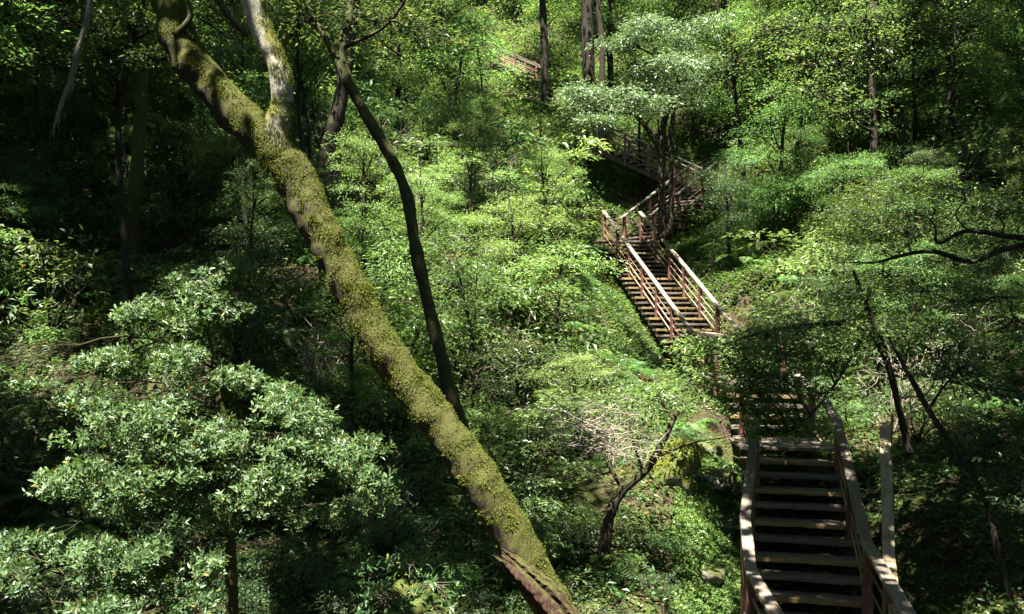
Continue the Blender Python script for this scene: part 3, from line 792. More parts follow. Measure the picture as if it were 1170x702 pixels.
# --- tree in front of the upper stairs
plant('two_stemmed_tree', 'two-stemmed tree with rounded grey-green crown standing before the stairs', 'tree',
      [([P(757, 272, 26.5), P(757, 250, 26.5), P(756, 200, 26.5), P(757, 150, 26.5), P(766, 110, 26.5), P(758, 70, 26.6)], [.17, .125, .115, .105, .08, .035]),
       ([P(764, 268, 26.4), P(767, 240, 26.4), P(767, 190, 26.4), P(769, 130, 26.4), P(774, 95, 26.4), P(764, 70, 26.4)], [.10, .082, .075, .07, .06, .03]),
       ([P(756, 175, 26.5), P(745, 155, 26.4), P(725, 132, 26.3), P(700, 128, 26.2)], [.10, .08, .06, .03])],
      pads_px([(700, 108, 25.6, 36, 20, 1.2, 80), (735, 72, 25.8, 44, 22, 1.3, 110), (775, 50, 26.2, 38, 20, 1.3, 90), (682, 132, 25.6, 26, 9, .9, 36), (735, 108, 25.4, 40, 14, 1.1, 70), (775, 88, 26, 30, 14, 1.1, 50), (803, 36, 26.4, 34, 13, 1.1, 50), (712, 52, 26.4, 26, 12, 1, 40), (668, 112, 25.8, 22, 8, .8, 24), (750, 128, 25.2, 20, 8, .8, 16), (745, 40, 26.4, 26, 10, 1, 36), (785, 118, 26.2, 22, 9, .8, 20)]),
      M['leaf_grey'], M['bark_dark'], leaf=(.12, .045), seed=41, spray_l=.6, n_leaf=17, limb_r=.04, scatter=1.3, dens=1.5)

# --- saplings with layered bright leaves in the centre
def sapling(label, stem, rr, pads, seed, mat='leaf_light', ll=.085, spray_l=.5, n_leaf=16):
    return plant('sapling', label, 'sapling', [(stem, rr)], pads_px(pads), M[mat], M['bark_dark'], leaf=(ll, ll * .42), seed=seed, spray_l=spray_l, n_leaf=n_leaf, limb_r=.012, tilt=.3, droop=.15,
                 group='young trees on the sunlit slope')
sapling('slim sapling with flat bright leaf layers in the middle of the sunlit slope', [P(634, 430, 17), P(636, 380, 17), P(640, 320, 17), P(642, 285, 17)], [.03, .026, .02, .008],
        [(640, 300, 17, 52, 7, .8, 46), (600, 310, 16.6, 36, 7, .6, 26), (680, 300, 17, 36, 7, .6, 26), (620, 330, 16.5, 34, 7, .6, 24), (590, 345, 16.4, 34, 8, .6, 20), (650, 285, 17.2, 30, 6, .5, 20)], 51)
sapling('tall thin sapling with drooping sprays above the flat-layered one', [P(640, 330, 19), P(636, 280, 19), P(624, 250, 19), P(640, 212, 19)], [.03, .025, .015, .006],
        [(640, 215, 19, 16, 7, .4, 8), (620, 238, 19, 28, 6, .5, 14), (650, 262, 19, 24, 6, .5, 12), (600, 262, 18.8, 26, 7, .5, 14), (580, 285, 18.6, 34, 8, .6, 20), (665, 240, 19, 14, 5, .3, 6)], 52)
sapling('leafy young tree with bright tiers right of the thin dark tree', [P(540, 450, 15.5), P(540, 400, 15.5), P(530, 340, 15.5), P(520, 290, 15.5)], [.035, .03, .02, .008],
        [(470, 335, 15, 40, 8, .6, 28), (520, 310, 15.4, 44, 9, .7, 34), (560, 330, 15.3, 36, 8, .6, 24), (450, 365, 15, 40, 10, .6, 26), (510, 350, 15.2, 44, 9, .6, 30), (540, 280, 15.6, 36, 8, .6, 22), (500, 275, 15.7, 30, 8, .5, 18), (480, 395, 14.8, 36, 9, .6, 22)], 53)
sapling('low bright-leaved young tree between thin dark tree and upper stairs', [P(600, 470, 15), P(605, 430, 15), P(610, 390, 15)], [.03, .022, .01],
        [(600, 395, 15, 50, 10, .6, 34), (650, 410, 15.2, 46, 10, .6, 30), (560, 410, 14.8, 42, 10, .6, 26), (610, 430, 14.6, 56, 12, .6, 34), (680, 430, 15, 44, 12, .6, 28), (560, 440, 14.2, 40, 12, .6, 22)], 54, mat='leaf_mid', ll=.075)
sapling('thin bare-stemmed sapling with high leaf tuft near top centre', [P(528, 215, 26), P(524, 170, 26), P(520, 120, 26), P(527, 70, 26), P(535, 45, 26)], [.08, .07, .06, .045, .02],
        [(540, 55, 26, 40, 9, 1, 30), (505, 70, 26, 34, 9, 1, 22), (570, 80, 26, 34, 8, 1, 22), (520, 40, 26.4, 40, 9, 1, 26)], 55, ll=.12, spray_l=.8)

# --- leafy boughs over the landing and the middle steps: a tree right of the stairs
plant('overhanging_tree', 'small dark-leaved tree whose boughs hide the middle steps', 'tree',
      [([P(1040, 520, 12.2), P(1028, 470, 12.2), P(1012, 410, 12.1), P(985, 372, 12), P(930, 372, 11.9), P(870, 380, 11.8), P(810, 400, 11.8)], [.052, .047, .043, .038, .032, .022, .01]),
       ([P(1010, 400, 12.1), P(990, 350, 12.2), P(975, 310, 12.3)], [.05, .04, .02]),
       ([P(990, 375, 12), P(960, 430, 11.7), P(930, 470, 11.5), P(900, 495, 11.4)], [.025, .02, .014, .006])],
      pads_px([(830, 400, 11.8, 48, 16, .6, 44), (880, 385, 11.8, 54, 18, .7, 52), (930, 372, 11.9, 50, 18, .7, 48), (800, 425, 11.7, 34, 14, .5, 26), (860, 425, 11.6, 44, 14, .5, 30), (905, 490, 11.6, 42, 8, .4, 16), (875, 495, 11.5, 30, 7, .3, 10), (950, 415, 11.8, 44, 16, .6, 24), (985, 340, 12.2, 60, 22, .8, 50), (1000, 385, 12.1, 50, 20, .7, 40), (1060, 380, 12.2, 50, 22, .8, 40), (1090, 420, 12, 50, 20, .8, 36), (940, 450, 11.7, 34, 12, .4, 18), (845, 460, 11.5, 30, 12, .3, 14), (885, 435, 11.6, 40, 12, .5, 26), (865, 448, 11.5, 36, 10, .4, 20), (872, 470, 11.6, 40, 9, .3, 20), (848, 436, 11.6, 34, 12, .4, 20), (905, 478, 11.5, 32, 7, .3, 12), (895, 432, 11.6, 36, 10, .3, 14), (900, 410, 11.7, 40, 12, .4, 18), (925, 400, 11.7, 44, 12, .5, 16), (800, 395, 11.9, 36, 12, .4, 20)]),
      M['leaf_mid'], M['bark_dark'], leaf=(.066, .028), seed=61, spray_l=.38, n_leaf=20, limb_r=.014, dens=1.5)

# --- right: bare horizontal boughs reaching in from the right edge
plant('bent_tree', 'leaning tree at the right edge with long dark crooked horizontal boughs', 'tree',
      [([P(1290, 700, 10.5), P(1275, 520, 10.5), P(1240, 380, 10.4), P(1195, 288, 10.3), P(1150, 285, 10.2), P(1110, 299, 10.2), P(1070, 288, 10.2), P(1040, 290, 10.2), P(1000, 300, 10.2), P(972, 300, 10.2)], [.14, .12, .09, .045, .032, .028, .026, .022, .014, .007]),
       ([P(1200, 275, 10.3), P(1150, 270, 10.2), P(1105, 264, 10.2), P(1072, 278, 10.2), P(1068, 258, 10.2), P(1050, 240, 10.2)], [.045, .03, .024, .018, .012, .006]),
       ([P(1240, 380, 10.4), P(1200, 345, 10.1), P(1150, 340, 10), P(1090, 345, 10)], [.04, .025, .016, .006]),
       ([P(1240, 380, 10.4), P(1230, 220, 10.6), P(1200, 60, 10.8), P(1190, -90, 11)], [.09, .07, .05, .03])],
      pads_px([(1050, 330, 10.2, 60, 16, .6, 40), (1120, 345, 10, 60, 16, .6, 42), (1010, 318, 10.3, 44, 12, .5, 24), (1140, 240, 10.3, 50, 16, .6, 30), (1090, 215, 10.5, 50, 16, .6, 30), (1030, 260, 10.4, 40, 10, .5, 16), (1160, 390, 10, 50, 18, .6, 34), (1160, 170, 10.6, 44, 18, .6, 26), (1190, -120, 11, 150, 50, 1.5, 110)]),
      M['leaf_mid'], M['bark_dark'], leaf=(.058, .025), seed=62, spray_l=.36, n_leaf=17, limb_r=.012)
# dark slender stem at lower right
plant('slender_tree', 'thin black leaning stem over the shaded ground at lower right', 'tree',
      [([P(1165, 720, 9.4), P(1142, 640, 9.4), P(1125, 570, 9.4), P(1095, 520, 9.5), P(1065, 475, 9.6), P(1045, 440, 9.7), P(1015, 385, 9.8)], [.042, .034, .031, .03, .03, .028, .015]),
       ([P(1060, 470, 9.6), P(1080, 440, 9.5), P(1110, 410, 9.4)], [.02, .014, .006])],
      pads_px([(1080, 430, 9.6, 50, 18, .5, 26), (1130, 450, 9.4, 50, 22, .5, 30), (1140, 500, 9.4, 44, 24, .5, 28), (1070, 395, 9.8, 40, 14, .4, 16), (1160, 560, 9.2, 30, 24, .4, 16)]),
      M['leaf_dark'], M['bark_dark'], leaf=(.07, .03), seed=63, spray_l=.36, n_leaf=15, limb_r=.01)

# --- trunks higher up the slope
def tall(label, base, pts, rr, pads, seed, mat='leaf_mid', name='tall_tree', bark='bark_dark', ll=.13, spray_l=.9, n_leaf=20):
    return plant(name, label, 'tree', [([base] + pts, rr)], pads, M[mat], M[bark], leaf=(ll, ll * .42), seed=seed, spray_l=spray_l, n_leaf=n_leaf, limb_r=.05, group='tall trees on the hillside')
def gp(px, py, D, dz=-.2):
    p = P(px, py, D); p[2] = g1(p[0], p[1]) + dz; return p
def hi(pxs, D, n=70, r=(2.4, 2.4, 1.1)):
    return [(P(a, b, D), r, n) for a, b in pxs]
tall('straight dark trunk at top centre, left of the thick one', gp(622, 60, 40), [P(622, 60, 40), P(620, 0, 40), P(616, -100, 40)], [.19, .17, .155, .1], hi([(590, -130, ), (650, -150), (620, -60)], 40, 60), 71)
tall('thick dark trunk at top centre behind the grey-green crown', gp(674, 90, 38), [P(672, 70, 38), P(671, 0, 38), P(668, -110, 38)], [.33, .27, .24, .15], hi([(640, -140), (700, -150), (680, -90)], 38, 60), 72)
tall('slim trunk touching the thick dark one at top centre', gp(688, 90, 37), [P(688, 60, 37), P(684, 0, 37), P(690, -90, 37)], [.14, .12, .11, .07], hi([(700, -110)], 37, 60), 73)
tall('dim mossy trunk in the shade at upper left', gp(152, 265, 19), [P(154, 230, 19), P(158, 170, 19), P(162, 100, 19), P(165, 0, 19), P(168, -120, 19.4)], [.19, .15, .13, .125, .12, .06], hi([(120, -90), (210, -120), (170, -30)], 19, 70, (1.7, 1.7, .8)), 74, 'leaf_mid', bark='bark_moss', ll=.10, spray_l=.6)
tall('dark trunk at upper right with long sideways limb', gp(1026, 190, 26), [P(1026, 150, 26), P(1020, 95, 26), P(1012, 60, 26), P(1000, 20, 26), P(992, -60, 26.4)], [.26, .22, .20, .17, .15, .08],
     [(P(a, b, D), (1.9, 1.6, .6), n) for a, b, D, n in [(960, 30, 25.5, 60), (1040, 25, 25.6, 60), (930, 75, 25, 50), (1070, 80, 25.3, 46), (1000, -30, 26, 90), (900, 40, 25.5, 46), (990, 60, 25, 36), (930, 110, 24.6, 40)]], 75, ll=.115, spray_l=.8)
tall('thin straight stem left of the dark trunk at upper right', gp(998, 200, 25), [P(998, 160, 25), P(996, 100, 25), P(990, 40, 25)], [.13, .11, .10, .05], [(P(990, 20, 25), (1.4, 1.2, .5), 40), (P(970, 130, 24.7), (1.2, 1.0, .4), 30)], 76, ll=.11, spray_l=.7)
tall('pair of thin crossing stems near the top right corner', gp(1088, 120, 28), [P(1086, 85, 28), P(1076, 40, 28), P(1064, -20, 28)], [.16, .13, .11, .06], hi([(1060, -60), (1110, -40), (1100, 30)], 28, 50, (1.8, 1.6, .8)), 77, ll=.12)
tall('mossy leaning trunk behind the thin dark curving tree', gp(372, 215, 24), [P(375, 165, 24), P(388, 120, 24), P(400, 40, 24), P(410, -40, 24)], [.3, .24, .2, .17, .1], hi([(370, -60), (440, -70), (400, 10)], 24, 60, (2, 1.8, .8)), 78, ll=.11)
# off-picture tree whose bright spray enters at the top left corner
plant('leafy_tree', 'tree beyond the left edge with bright spray in the top left corner', 'tree',
      [([(-8.2, 9.0, g1(-8.2, 9.0)), (-8.0, 9.0, -.5), (-7.6, 8.9, 2.5), (-6.6, 8.6, 4.2)], [.16, .14, .11, .05])],
      pads_px([(10, 18, 8, 36, 20, .5, 26), (-60, 30, 8.2, 60, 30, .8, 50), (-10, 45, 8.1, 30, 14, .4, 16), (-120, -60, 8.6, 120, 50, 1.2, 100), (40, -60, 8.4, 70, 24, .7, 40)]),
      M['leaf_light'], M['bark_dark'], leaf=(.065, .03), shape=6, seed=79, spray_l=.35, n_leaf=16, limb_r=.02)
# grey leaved tree top left lit from above
plant('leafy_tree', 'tree with pale shiny foliage against the shade at upper left', 'tree',
      [([gp(150, 330, 15.5), P(140, 240, 15.5), P(135, 150, 15.5), P(150, 60, 15.5), P(170, -20, 15.5)], [.075, .06, .05, .04, .015])],
      pads_px([(150, 30, 15.2, 56, 16, .9, 60), (190, 70, 15, 40, 16, .8, 44), (120, 60, 15.4, 46, 14, .8, 40), (80, 25, 15.6, 50, 16, .9, 44), (160, -20, 15.5, 70, 22, 1.1, 70), (60, 75, 15.6, 40, 14, .7, 26), (215, 40, 15, 26, 14, .6, 20)]),
      M['leaf_gloss'], M['bark_black'], leaf=(.09, .036), seed=80, spray_l=.5, n_leaf=18, limb_r=.03)

# ------------------------------------------------------------------ rocks and fallen wood
def rock(label, px, py, D, sx, sy, sz, seed, mat, sink=.62, yaw=0, group='rocks beside the near steps'):
    rng = np.random.default_rng(seed)
    nu, nv = 40, 26
    th = np.linspace(0, 2 * np.pi, nu, endpoint=False); ph = np.linspace(.03, np.pi - .03, nv)
    T, H = np.meshgrid(th, ph)
    d = np.stack([np.cos(T) * np.sin(H), np.sin(T) * np.sin(H), np.cos(H)], -1)
    r = 1 + .28 * vnoise(d + seed, 1.3, seed) + .14 * vnoise(d + seed, 3.1, seed + 1) + .05 * vnoise(d, 8, seed)
    # a few flat cleavage planes
    for k in range(6):
        pn = norm(rng.normal(0, 1, 3)); lim = rng.uniform(.66, .85); pr = (d * pn).sum(-1) * r
        r = np.where(pr > lim, r * (lim + (pr - lim) * .15) / np.maximum(pr, 1e-6), r)
    v = (d * r[..., None]) * [sx, sy, sz]
    v = v.reshape(-1, 3)
    c, s = math.cos(yaw), math.sin(yaw); v[:, :2] = v[:, :2] @ np.array([[c, s], [-s, c]])
    i = np.arange(nv - 1)[:, None]; j = np.arange(nu)[None]
    q = np.stack([i * nu + j, (i + 1) * nu + j, (i + 1) * nu + (j + 1) % nu, i * nu + (j + 1) % nu], -1).reshape(-1, 4)
    v = np.vstack([v, v[:nu].mean(0), v[-nu:].mean(0)])
    t = [(nu * nv, k, (k + 1) % nu) for k in range(nu)] + [(nu * nv + 1, (nv - 1) * nu + (k + 1) % nu, (nv - 1) * nu + k) for k in range(nu)]
    p = P(px, py, D); z = g1(p[0], p[1])
    o = obj('rock', make_mesh('rock', v, q, t, smooth=True), M[mat], None, (p[0], p[1], z + sz * (1 - sink) * .6))
    tag(o, label, 'rock', group)
    return o
rock('pale grey rounded rock beside the top of the near steps', 818, 536, 12.9, .30, .26, .20, 1, 'rock')
rock('smaller pale rock just below the rounded one beside the near steps', 833, 556, 12.3, .24, .2, .14, 2, 'rock')
rock('brownish flat rock at the head of the mossy bank', 810, 512, 13.6, .25, .2, .14, 3, 'rock')
bould = rock('large boulder capped with bright yellow moss under the twiggy bush', 766, 530, 12.4, .40, .38, .40, 4, 'rock_moss', .3)
rock('brown stone half buried in the bright mossy bank', 812, 618, 11.2, .20, .17, .13, 5, 'rock')
rock('low stone low on the mossy bank by the left handrail', 822, 665, 10.6, .26, .2, .14, 6, 'rock_moss')
rock('small stone at the bottom of the mossy bank', 800, 690, 10.1, .16, .14, .10, 7, 'rock')
rock('mossy green boulder in shade left of the mossy trunk foot', 468, 655, 9.2, .30, .26, .22, 8, 'rock_moss', group='rocks in the shade under the trunk')
rock('mossy rock on the slope left of the thin dark tree', 425, 245, 22.5, .7, .6, .5, 10, 'rock_moss', group='rocks on the sunlit slope')
rock('mossy rock behind the tiered young tree', 512, 300, 20, .6, .5, .42, 11, 'rock_moss', group='rocks on the sunlit slope')
def moss_cap(o, mat, n, seed):
    rng = np.random.default_rng(seed); me = o.data
    co = np.empty(len(me.vertices) * 3, np.float32); me.vertices.foreach_get('co', co); co = co.reshape(-1, 3)
    no = np.empty(len(me.vertices) * 3, np.float32); me.vertices.foreach_get('normal', no); no = no.reshape(-1, 3)
    pid = rng.integers(0, len(co), n); p = co[pid] + rng.normal(0, .018, (n, 3)); nm = no[pid]
    k = (nm[:, 2] + vnoise(p, 5, 3) * .5) > .15
    p = p[k]; nm = nm[k]; m = MB()
    leaf_geo(m, p - nm * .004, nm + rng.normal(0, .7, p.shape), nm + rng.normal(0, .6, p.shape), rng.uniform(.015, .04, len(p)), rng.uniform(.008, .016, len(p)), .1, 4, .2)
    m.build('moss', M[mat], o)
moss_cap(bould, 'moss_bright', 16000, 3)
def log(name, label, a, b, r, mat, seed, bend=.06):
    a = np.asarray(a, float); b = np.asarray(b, float)
    m = MB(); mid = (a + b) / 2 + UP * bend
    v, q, t = tube([a, mid, b], [r, r * .9, r * .6], 30, 10, .2, 6, seed, wander=bend); m.add(v, q, t)
    o = m.build(name, M[mat], None, a, smooth=True, off=a); tag(o, label, 'log'); return o
def on(px, py, D, dz=.03):
    p = P(px, py, D); return np.array([p[0], p[1], g1(p[0], p[1]) + dz])
log('fallen_stick', 'thin reddish fallen stick on the shaded ground right of the pale rail', on(1024, 568, 11.4), on(1088, 566, 11.6), .022, 'bark_grey', 3)
log('fallen_stick', 'dark curved fallen branch on the shaded ground below the thin stick', on(1055, 600, 10.9), on(1105, 580, 11.2), .035, 'bark_dark', 4, .1)
log('fallen_log', 'yellow mossy fallen limb in the gully left of the mossy trunk', on(392, 575, 9.0, .25), on(470, 640, 8.6, .15), .06, 'bark_moss', 5)
log('fallen_branch', 'dark fallen branch on the slope at upper left of the thin tree', P(392, 225, 22), P(432, 205, 22.4), .07, 'bark_dark', 6)

# ------------------------------------------------------------------ ferns
def fern_mesh(seed, nf=9, L=.75):
    rng = np.random.default_rng(seed); lf = MB(); st = MB()
    for k in range(nf):
        az = k / nf * 6.283 + rng.normal(0, .2); l = L * rng.uniform(.75, 1.1); el = rng.uniform(.55, 1.0)
        h = np.array([math.cos(az), math.sin(az), 0])
        t = np.linspace(0, 1, 26)
        r = h * (np.sin(t * 1.25) / math.sin(1.25) * l * math.cos(el * .6))[:, None] + UP * (l * (t * math.sin(el) - .75 * t ** 2.2))[:, None]
        v, q, tt = tube(r[::5], np.linspace(.005, .0015, 6), 12, 4, cap=False); st.add(v, q)
        tg = norm(np.gradient(r, axis=0)); sd = norm(np.cross(tg, UP)); up = np.cross(sd, tg)
        w = np.sin(np.clip(t * .93 + .07, 0, 1) * np.pi) ** .7 * l * .26
        for s in (-1, 1):
            base = r[3:]; d = sd[3:] * s + tg[3:] * .35 - UP * .12 + rng.normal(0, .05, (23, 3))
            leaf_geo(lf, base, d, up[3:] + rng.normal(0, .15, (23, 3)), w[3:] * rng.uniform(.85, 1.1, 23), np.full(23, l * .024), .04, 6, .12)
    return lf, st
FERN = []
for s in range(3):
    lf, st = fern_mesh(200 + s)
    FERN.append((lf.mesh('frond_blade'), st.mesh('frond_stalk')))

def grp_copy(proto, loc, rz, sc, label, group, tilt=(0, 0)):
    c = copy_tree(proto); c.location = Vector([float(v) for v in loc]); c.rotation_euler = (tilt[0], tilt[1], rz)
    c.scale = (sc, sc, sc) if np.isscalar(sc) else tuple(sc)
    c['label'] = label; c['group'] = group
    return c

def zone(px, D):
    if D > 36: return 'high up the slope, %s' % ('toward the top left' if px < 390 else 'around the top centre' if px < 800 else 'toward the top right')
    if px < 330: return 'on the shaded left bank' if D < 16 else 'on the dim slope at far left'
    if px < 560: return 'in the gully behind the mossy trunk' if D < 14 else 'on the slope behind the thin dark tree'
    if px < 740: return 'under the twiggy bush at bottom centre' if D < 13 else ('on the sunlit slope left of the upper stairs' if D < 27 else 'on the slope above the upper stairs')
    if px < 870: return 'on the mossy bank left of the near steps' if D < 14 else 'beside the upper stairs, on their right'
    return 'on the shaded ground right of the near steps' if D < 14 else ('on the slope right of the upper stairs' if D < 26 else 'on the upper right slope')

# keep-clear windows: (x0, y0, x1, y1, distance of the thing that must stay visible)
CLEAR = [(50, 295, 155, 400, 16.2), (15, 500, 110, 590, 10.8), (838, 478, 1050, 1000, 13.4), (1045, 500, 1140, 1000, 12.5), (785, 540, 850, 1000, 12.6),
         (684, 244, 745, 300, 29.5), (692, 290, 775, 345, 29), (715, 330, 800, 388, 26), (775, 300, 845, 370, 26), (745, 250, 790, 310, 29), (745, 375, 820, 425, 22),
         (684, 136, 806, 212, 34), (690, 205, 808, 246, 31), (749, 150, 770, 262, 26.3), (578, 62, 606, 90, 45),
         (455, 180, 530, 500, 11.9), (410, 100, 465, 200, 12), (838, 425, 950, 490, 14),
         (612, 0, 626, 55, 39), (660, 0, 682, 75, 37), (1014, 60, 1030, 160, 25.8), (150, 100, 165, 235, 18.5)]
def blocked(c, R):
    x, y = proj(c); r = R / c[1] * F * .85
    for x0, y0, x1, y1, D in CLEAR:
        if c[1] < D and x + r > x0 and x - r < x1 and y + r > y0 and y - r < y1: return True
    return False

rng = np.random.default_rng(77)
fern_protos = []
for lm, sm in FERN:
    r = empty('fern', (0, 0, -50), 'fern', 'fern'); obj('fronds', lm, M['fern'], r); obj('stalks', sm, M['twig'], r); fern_protos.append(r)
def put_fern(x, y, sc, i):
    px, _ = proj((x, y, 0)); z = zone(px, y)
    return grp_copy(fern_protos[i % 3], (x, y, g1(x, y) - .03), rng.uniform(0, 6.28), sc, 'fern with arching feathery fronds ' + z, 'ferns ' + z, (rng.uniform(-.15, .15), rng.uniform(-.15, .15)))
k = 0
hand = [(100, 335, 17, 1.5), (75, 370, 16.5, 1.2), (130, 320, 17.5, 1.4), (60, 560, 11, 1.1), (85, 530, 11.5, 1.0), (40, 520, 12, 1.1), (690, 385, 17.5, 1.2), (660, 365, 18, 1.3), (700, 350, 19, 1.2), (715, 390, 18, 1.0),
        (650, 345, 19.5, 1.2), (842, 205, 27, 1.8), (855, 225, 26, 1.6), (870, 200, 27.5, 1.6), (1060, 530, 12.6, .7), (1010, 530, 12.8, .6), (1085, 690, 9.9, .5), (1050, 520, 13, .6), (660, 650, 10.3, .6), (735, 600, 11, .6), (620, 640, 10.4, .6), (420, 600, 10, .7), (10, 540, 11.4, 1.1), (20, 640, 9.8, .9),
        (430, 520, 12.4, .9), (600, 380, 18.5, 1.2), (560, 395, 17.5, 1.1), (690, 225, 29, 1.6), (660, 235, 28, 1.5), (700, 245, 28.4, 1.4), (640, 225, 29, 1.6), (730, 235, 28.2, 1.2), (1020, 690, 9.9, .45), (1000, 580, 12, .5)]
for px, py, D, sc in hand:
    p = P(px, py, D); put_fern(p[0], p[1], sc, k); k += 1
tries = 0
while k < 290 and tries < 9000:
    tries += 1
    D = rng.uniform(10.5, 32); px = rng.uniform(-30, 1200); x = (px - CX) / F * D
    sc = rng.uniform(.7, 1.5)
    c = (x, D, g1(x, D) + .25 * sc)
    py = proj(c)[1]
    if px > 740 and D < 14 and rng.random() < .8: continue
    if blocked(c, .55 * sc) or py > 720: continue
    put_fern(x, D, sc, k); k += 1

# ------------------------------------------------------------------ generic shrubs and trees, then copies
def shrub_meshes(seed, n_pads, n_spr, n_leaf, ll, shape=4, H=1.0, flat=.28, spread=.62, spray_l=.32, tilt=.35, ratio=.42):
    """unit shrub about 1 m tall"""
    rng = np.random.default_rng(seed); lf = MB(); st = MB()
    for k in range(n_pads):
        az = rng.uniform(0, 6.283); rr = spread * math.sqrt(rng.random()); h = rng.uniform(.35, 1.0) * H * (1 - .35 * (rr / spread) ** 2)
        c = np.array([math.cos(az) * rr, math.sin(az) * rr, h])
        lp = limb(st, rng, (0, 0, 0), c, .016, .004, 5, 9, .12)
        cc, dd = ellipsoid_pts(rng, c, (.30, .30, .30 * flat), n_spr, .5)
        out = norm(dd * [1, 1, .3] + norm(c * [1, 1, 0]) * .4)
        sprays(lf, rng, cc - out * spray_l * .4, out, spray_l, n_leaf, ll, ll * ratio, tilt, .25, shape, flat=.05)
        for i in range(0, n_spr, 2): limb(st, rng, lp[rng.integers(4, 9)], cc[i], .005, .0015, 3, 5, .1)
    return lf.mesh('foliage'), st.mesh('stems', True)
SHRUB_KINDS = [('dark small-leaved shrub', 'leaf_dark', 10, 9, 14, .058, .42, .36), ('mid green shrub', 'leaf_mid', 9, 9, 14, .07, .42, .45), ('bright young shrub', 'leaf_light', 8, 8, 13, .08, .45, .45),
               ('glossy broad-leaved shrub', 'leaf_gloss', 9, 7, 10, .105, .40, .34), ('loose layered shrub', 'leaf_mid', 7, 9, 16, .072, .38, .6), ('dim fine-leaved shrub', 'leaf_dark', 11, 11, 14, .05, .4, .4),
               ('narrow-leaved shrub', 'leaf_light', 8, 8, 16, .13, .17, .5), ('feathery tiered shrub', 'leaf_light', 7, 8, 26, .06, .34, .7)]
shrubs = []
for i, (nm, mt, a, b, c, l, ra, sl_) in enumerate(SHRUB_KINDS):
    fm, sm = shrub_meshes(500 + i, a, b, c, l, flat=.12 if i in (2, 4, 7) else .26, ratio=ra, spray_l=sl_, spread=rng.uniform(.55, .8))
    r = empty('shrub', (0, 0, -50), nm, 'shrub'); obj('foliage', fm, M[mt], r); obj('stems', sm, M['bark_dark'], r); shrubs.append((r, nm))

def tree_meshes(seed, H, cr, n_pads, n_spr, n_leaf, ll, low=.35, flat=.32, spray_l=.8, r0=.11):
    rng = np.random.default_rng(seed); lf = MB(); tr = MB(); br = MB()
    lean = rng.normal(0, .06 * H, 2)
    pts = [np.array([0, 0, -.5]), np.array([lean[0] * .2, lean[1] * .2, H * .3]), np.array([lean[0] * .6, lean[1] * .6, H * .65]), np.array([lean[0], lean[1], H])]
    v, q, t = tube(pts, [r0 * 1.3, r0, r0 * .65, r0 * .15], 26, 9, .12, 4, seed, wander=.15); tr.add(v, q, t)
    sk = spline(pts, 30)
    for k in range(n_pads):
        f = rng.uniform(low, 1.0); az = k * 2.4 + rng.normal(0, .4)
        prof = math.sin(math.pi * min(1, .18 + .82 * (1 - (f - low) / (1 - low)))) ** .6 if f > low else 1
        rr = cr * prof * rng.uniform(.35, 1.0)
        s = sk[int(f * 27)]; c = s + np.array([math.cos(az) * rr, math.sin(az) * rr, rng.uniform(-.1, .35) * rr])
        lp = limb(br, rng, sk[max(3, int(f * 27) - 3)], c, r0 * .32, .012, 5, 9, .1)
        pr = cr * rng.uniform(.30, .46)
        cc, dd = ellipsoid_pts(rng, c, (pr, pr, pr * flat), n_spr, .5)
        out = norm(dd * [1, 1, .3] + norm((c - s) * [1, 1, 0] + 1e-5) * .4)
        sprays(lf, rng, cc - out * spray_l * .4, out, spray_l, n_leaf, ll, ll * .42, .38, .25, 4)
        for i in range(0, n_spr, 4): limb(br, rng, lp[rng.integers(4, 9)], cc[i], .014, .004, 3, 5, .1)
    return lf.mesh('crown'), tr.mesh('trunk', True), br.mesh('branches', True)
TREE_KINDS = [('dense dark evergreen tree', 'leaf_dark', 7.0, 2.3, 26, 30, 20, .12), ('mid green broadleaf tree', 'leaf_mid', 7.5, 2.5, 26, 28, 20, .125), ('light green airy tree', 'leaf_light', 6.5, 2.1, 20, 24, 20, .12),
              ('layered broadleaf tree', 'leaf_mid', 6.0, 2.2, 20, 30, 20, .115), ('pale shiny evergreen tree', 'leaf_gloss', 6.5, 2.2, 24, 28, 18, .12)]
trees = []
for i, (nm, mt, H, cr, a, b, c, l) in enumerate(TREE_KINDS):
    cm, tm, bm = tree_meshes(700 + i, H, cr, a, b, c, l, flat=.2 if i in (2, 3) else .34)
    r = empty('forest_tree', (0, 0, -60), nm, 'tree'); obj('crown', cm, M[mt], r); obj('trunk', tm, M['bark_dark'], r); obj('branches', bm, M['bark_dark'], r); trees.append((r, nm, H, cr))

def put_shrub(x, y, sc, i, zs=1.):
    px, _ = proj((x, y, 0)); z = zone(px, y); p, nm = shrubs[i]
    return grp_copy(p, (x, y, g1(x, y) - .05), rng.uniform(0, 6.28), (sc, sc, sc * zs), nm + ' ' + z, nm + 's ' + z, (rng.uniform(-.12, .12), rng.uniform(-.12, .12)))
def put_tree(x, y, sc, i, zs=1., label=None, group=None):
    px, _ = proj((x, max(y, 1), 0)); z = zone(px, y); p, nm, H, cr = trees[i]
    return grp_copy(p, (x, y, g1(x, y)), rng.uniform(0, 6.28), (sc, sc, sc * zs), label or nm + ' ' + z, group or nm + 's ' + z, (rng.uniform(-.06, .06), rng.uniform(-.06, .06)))

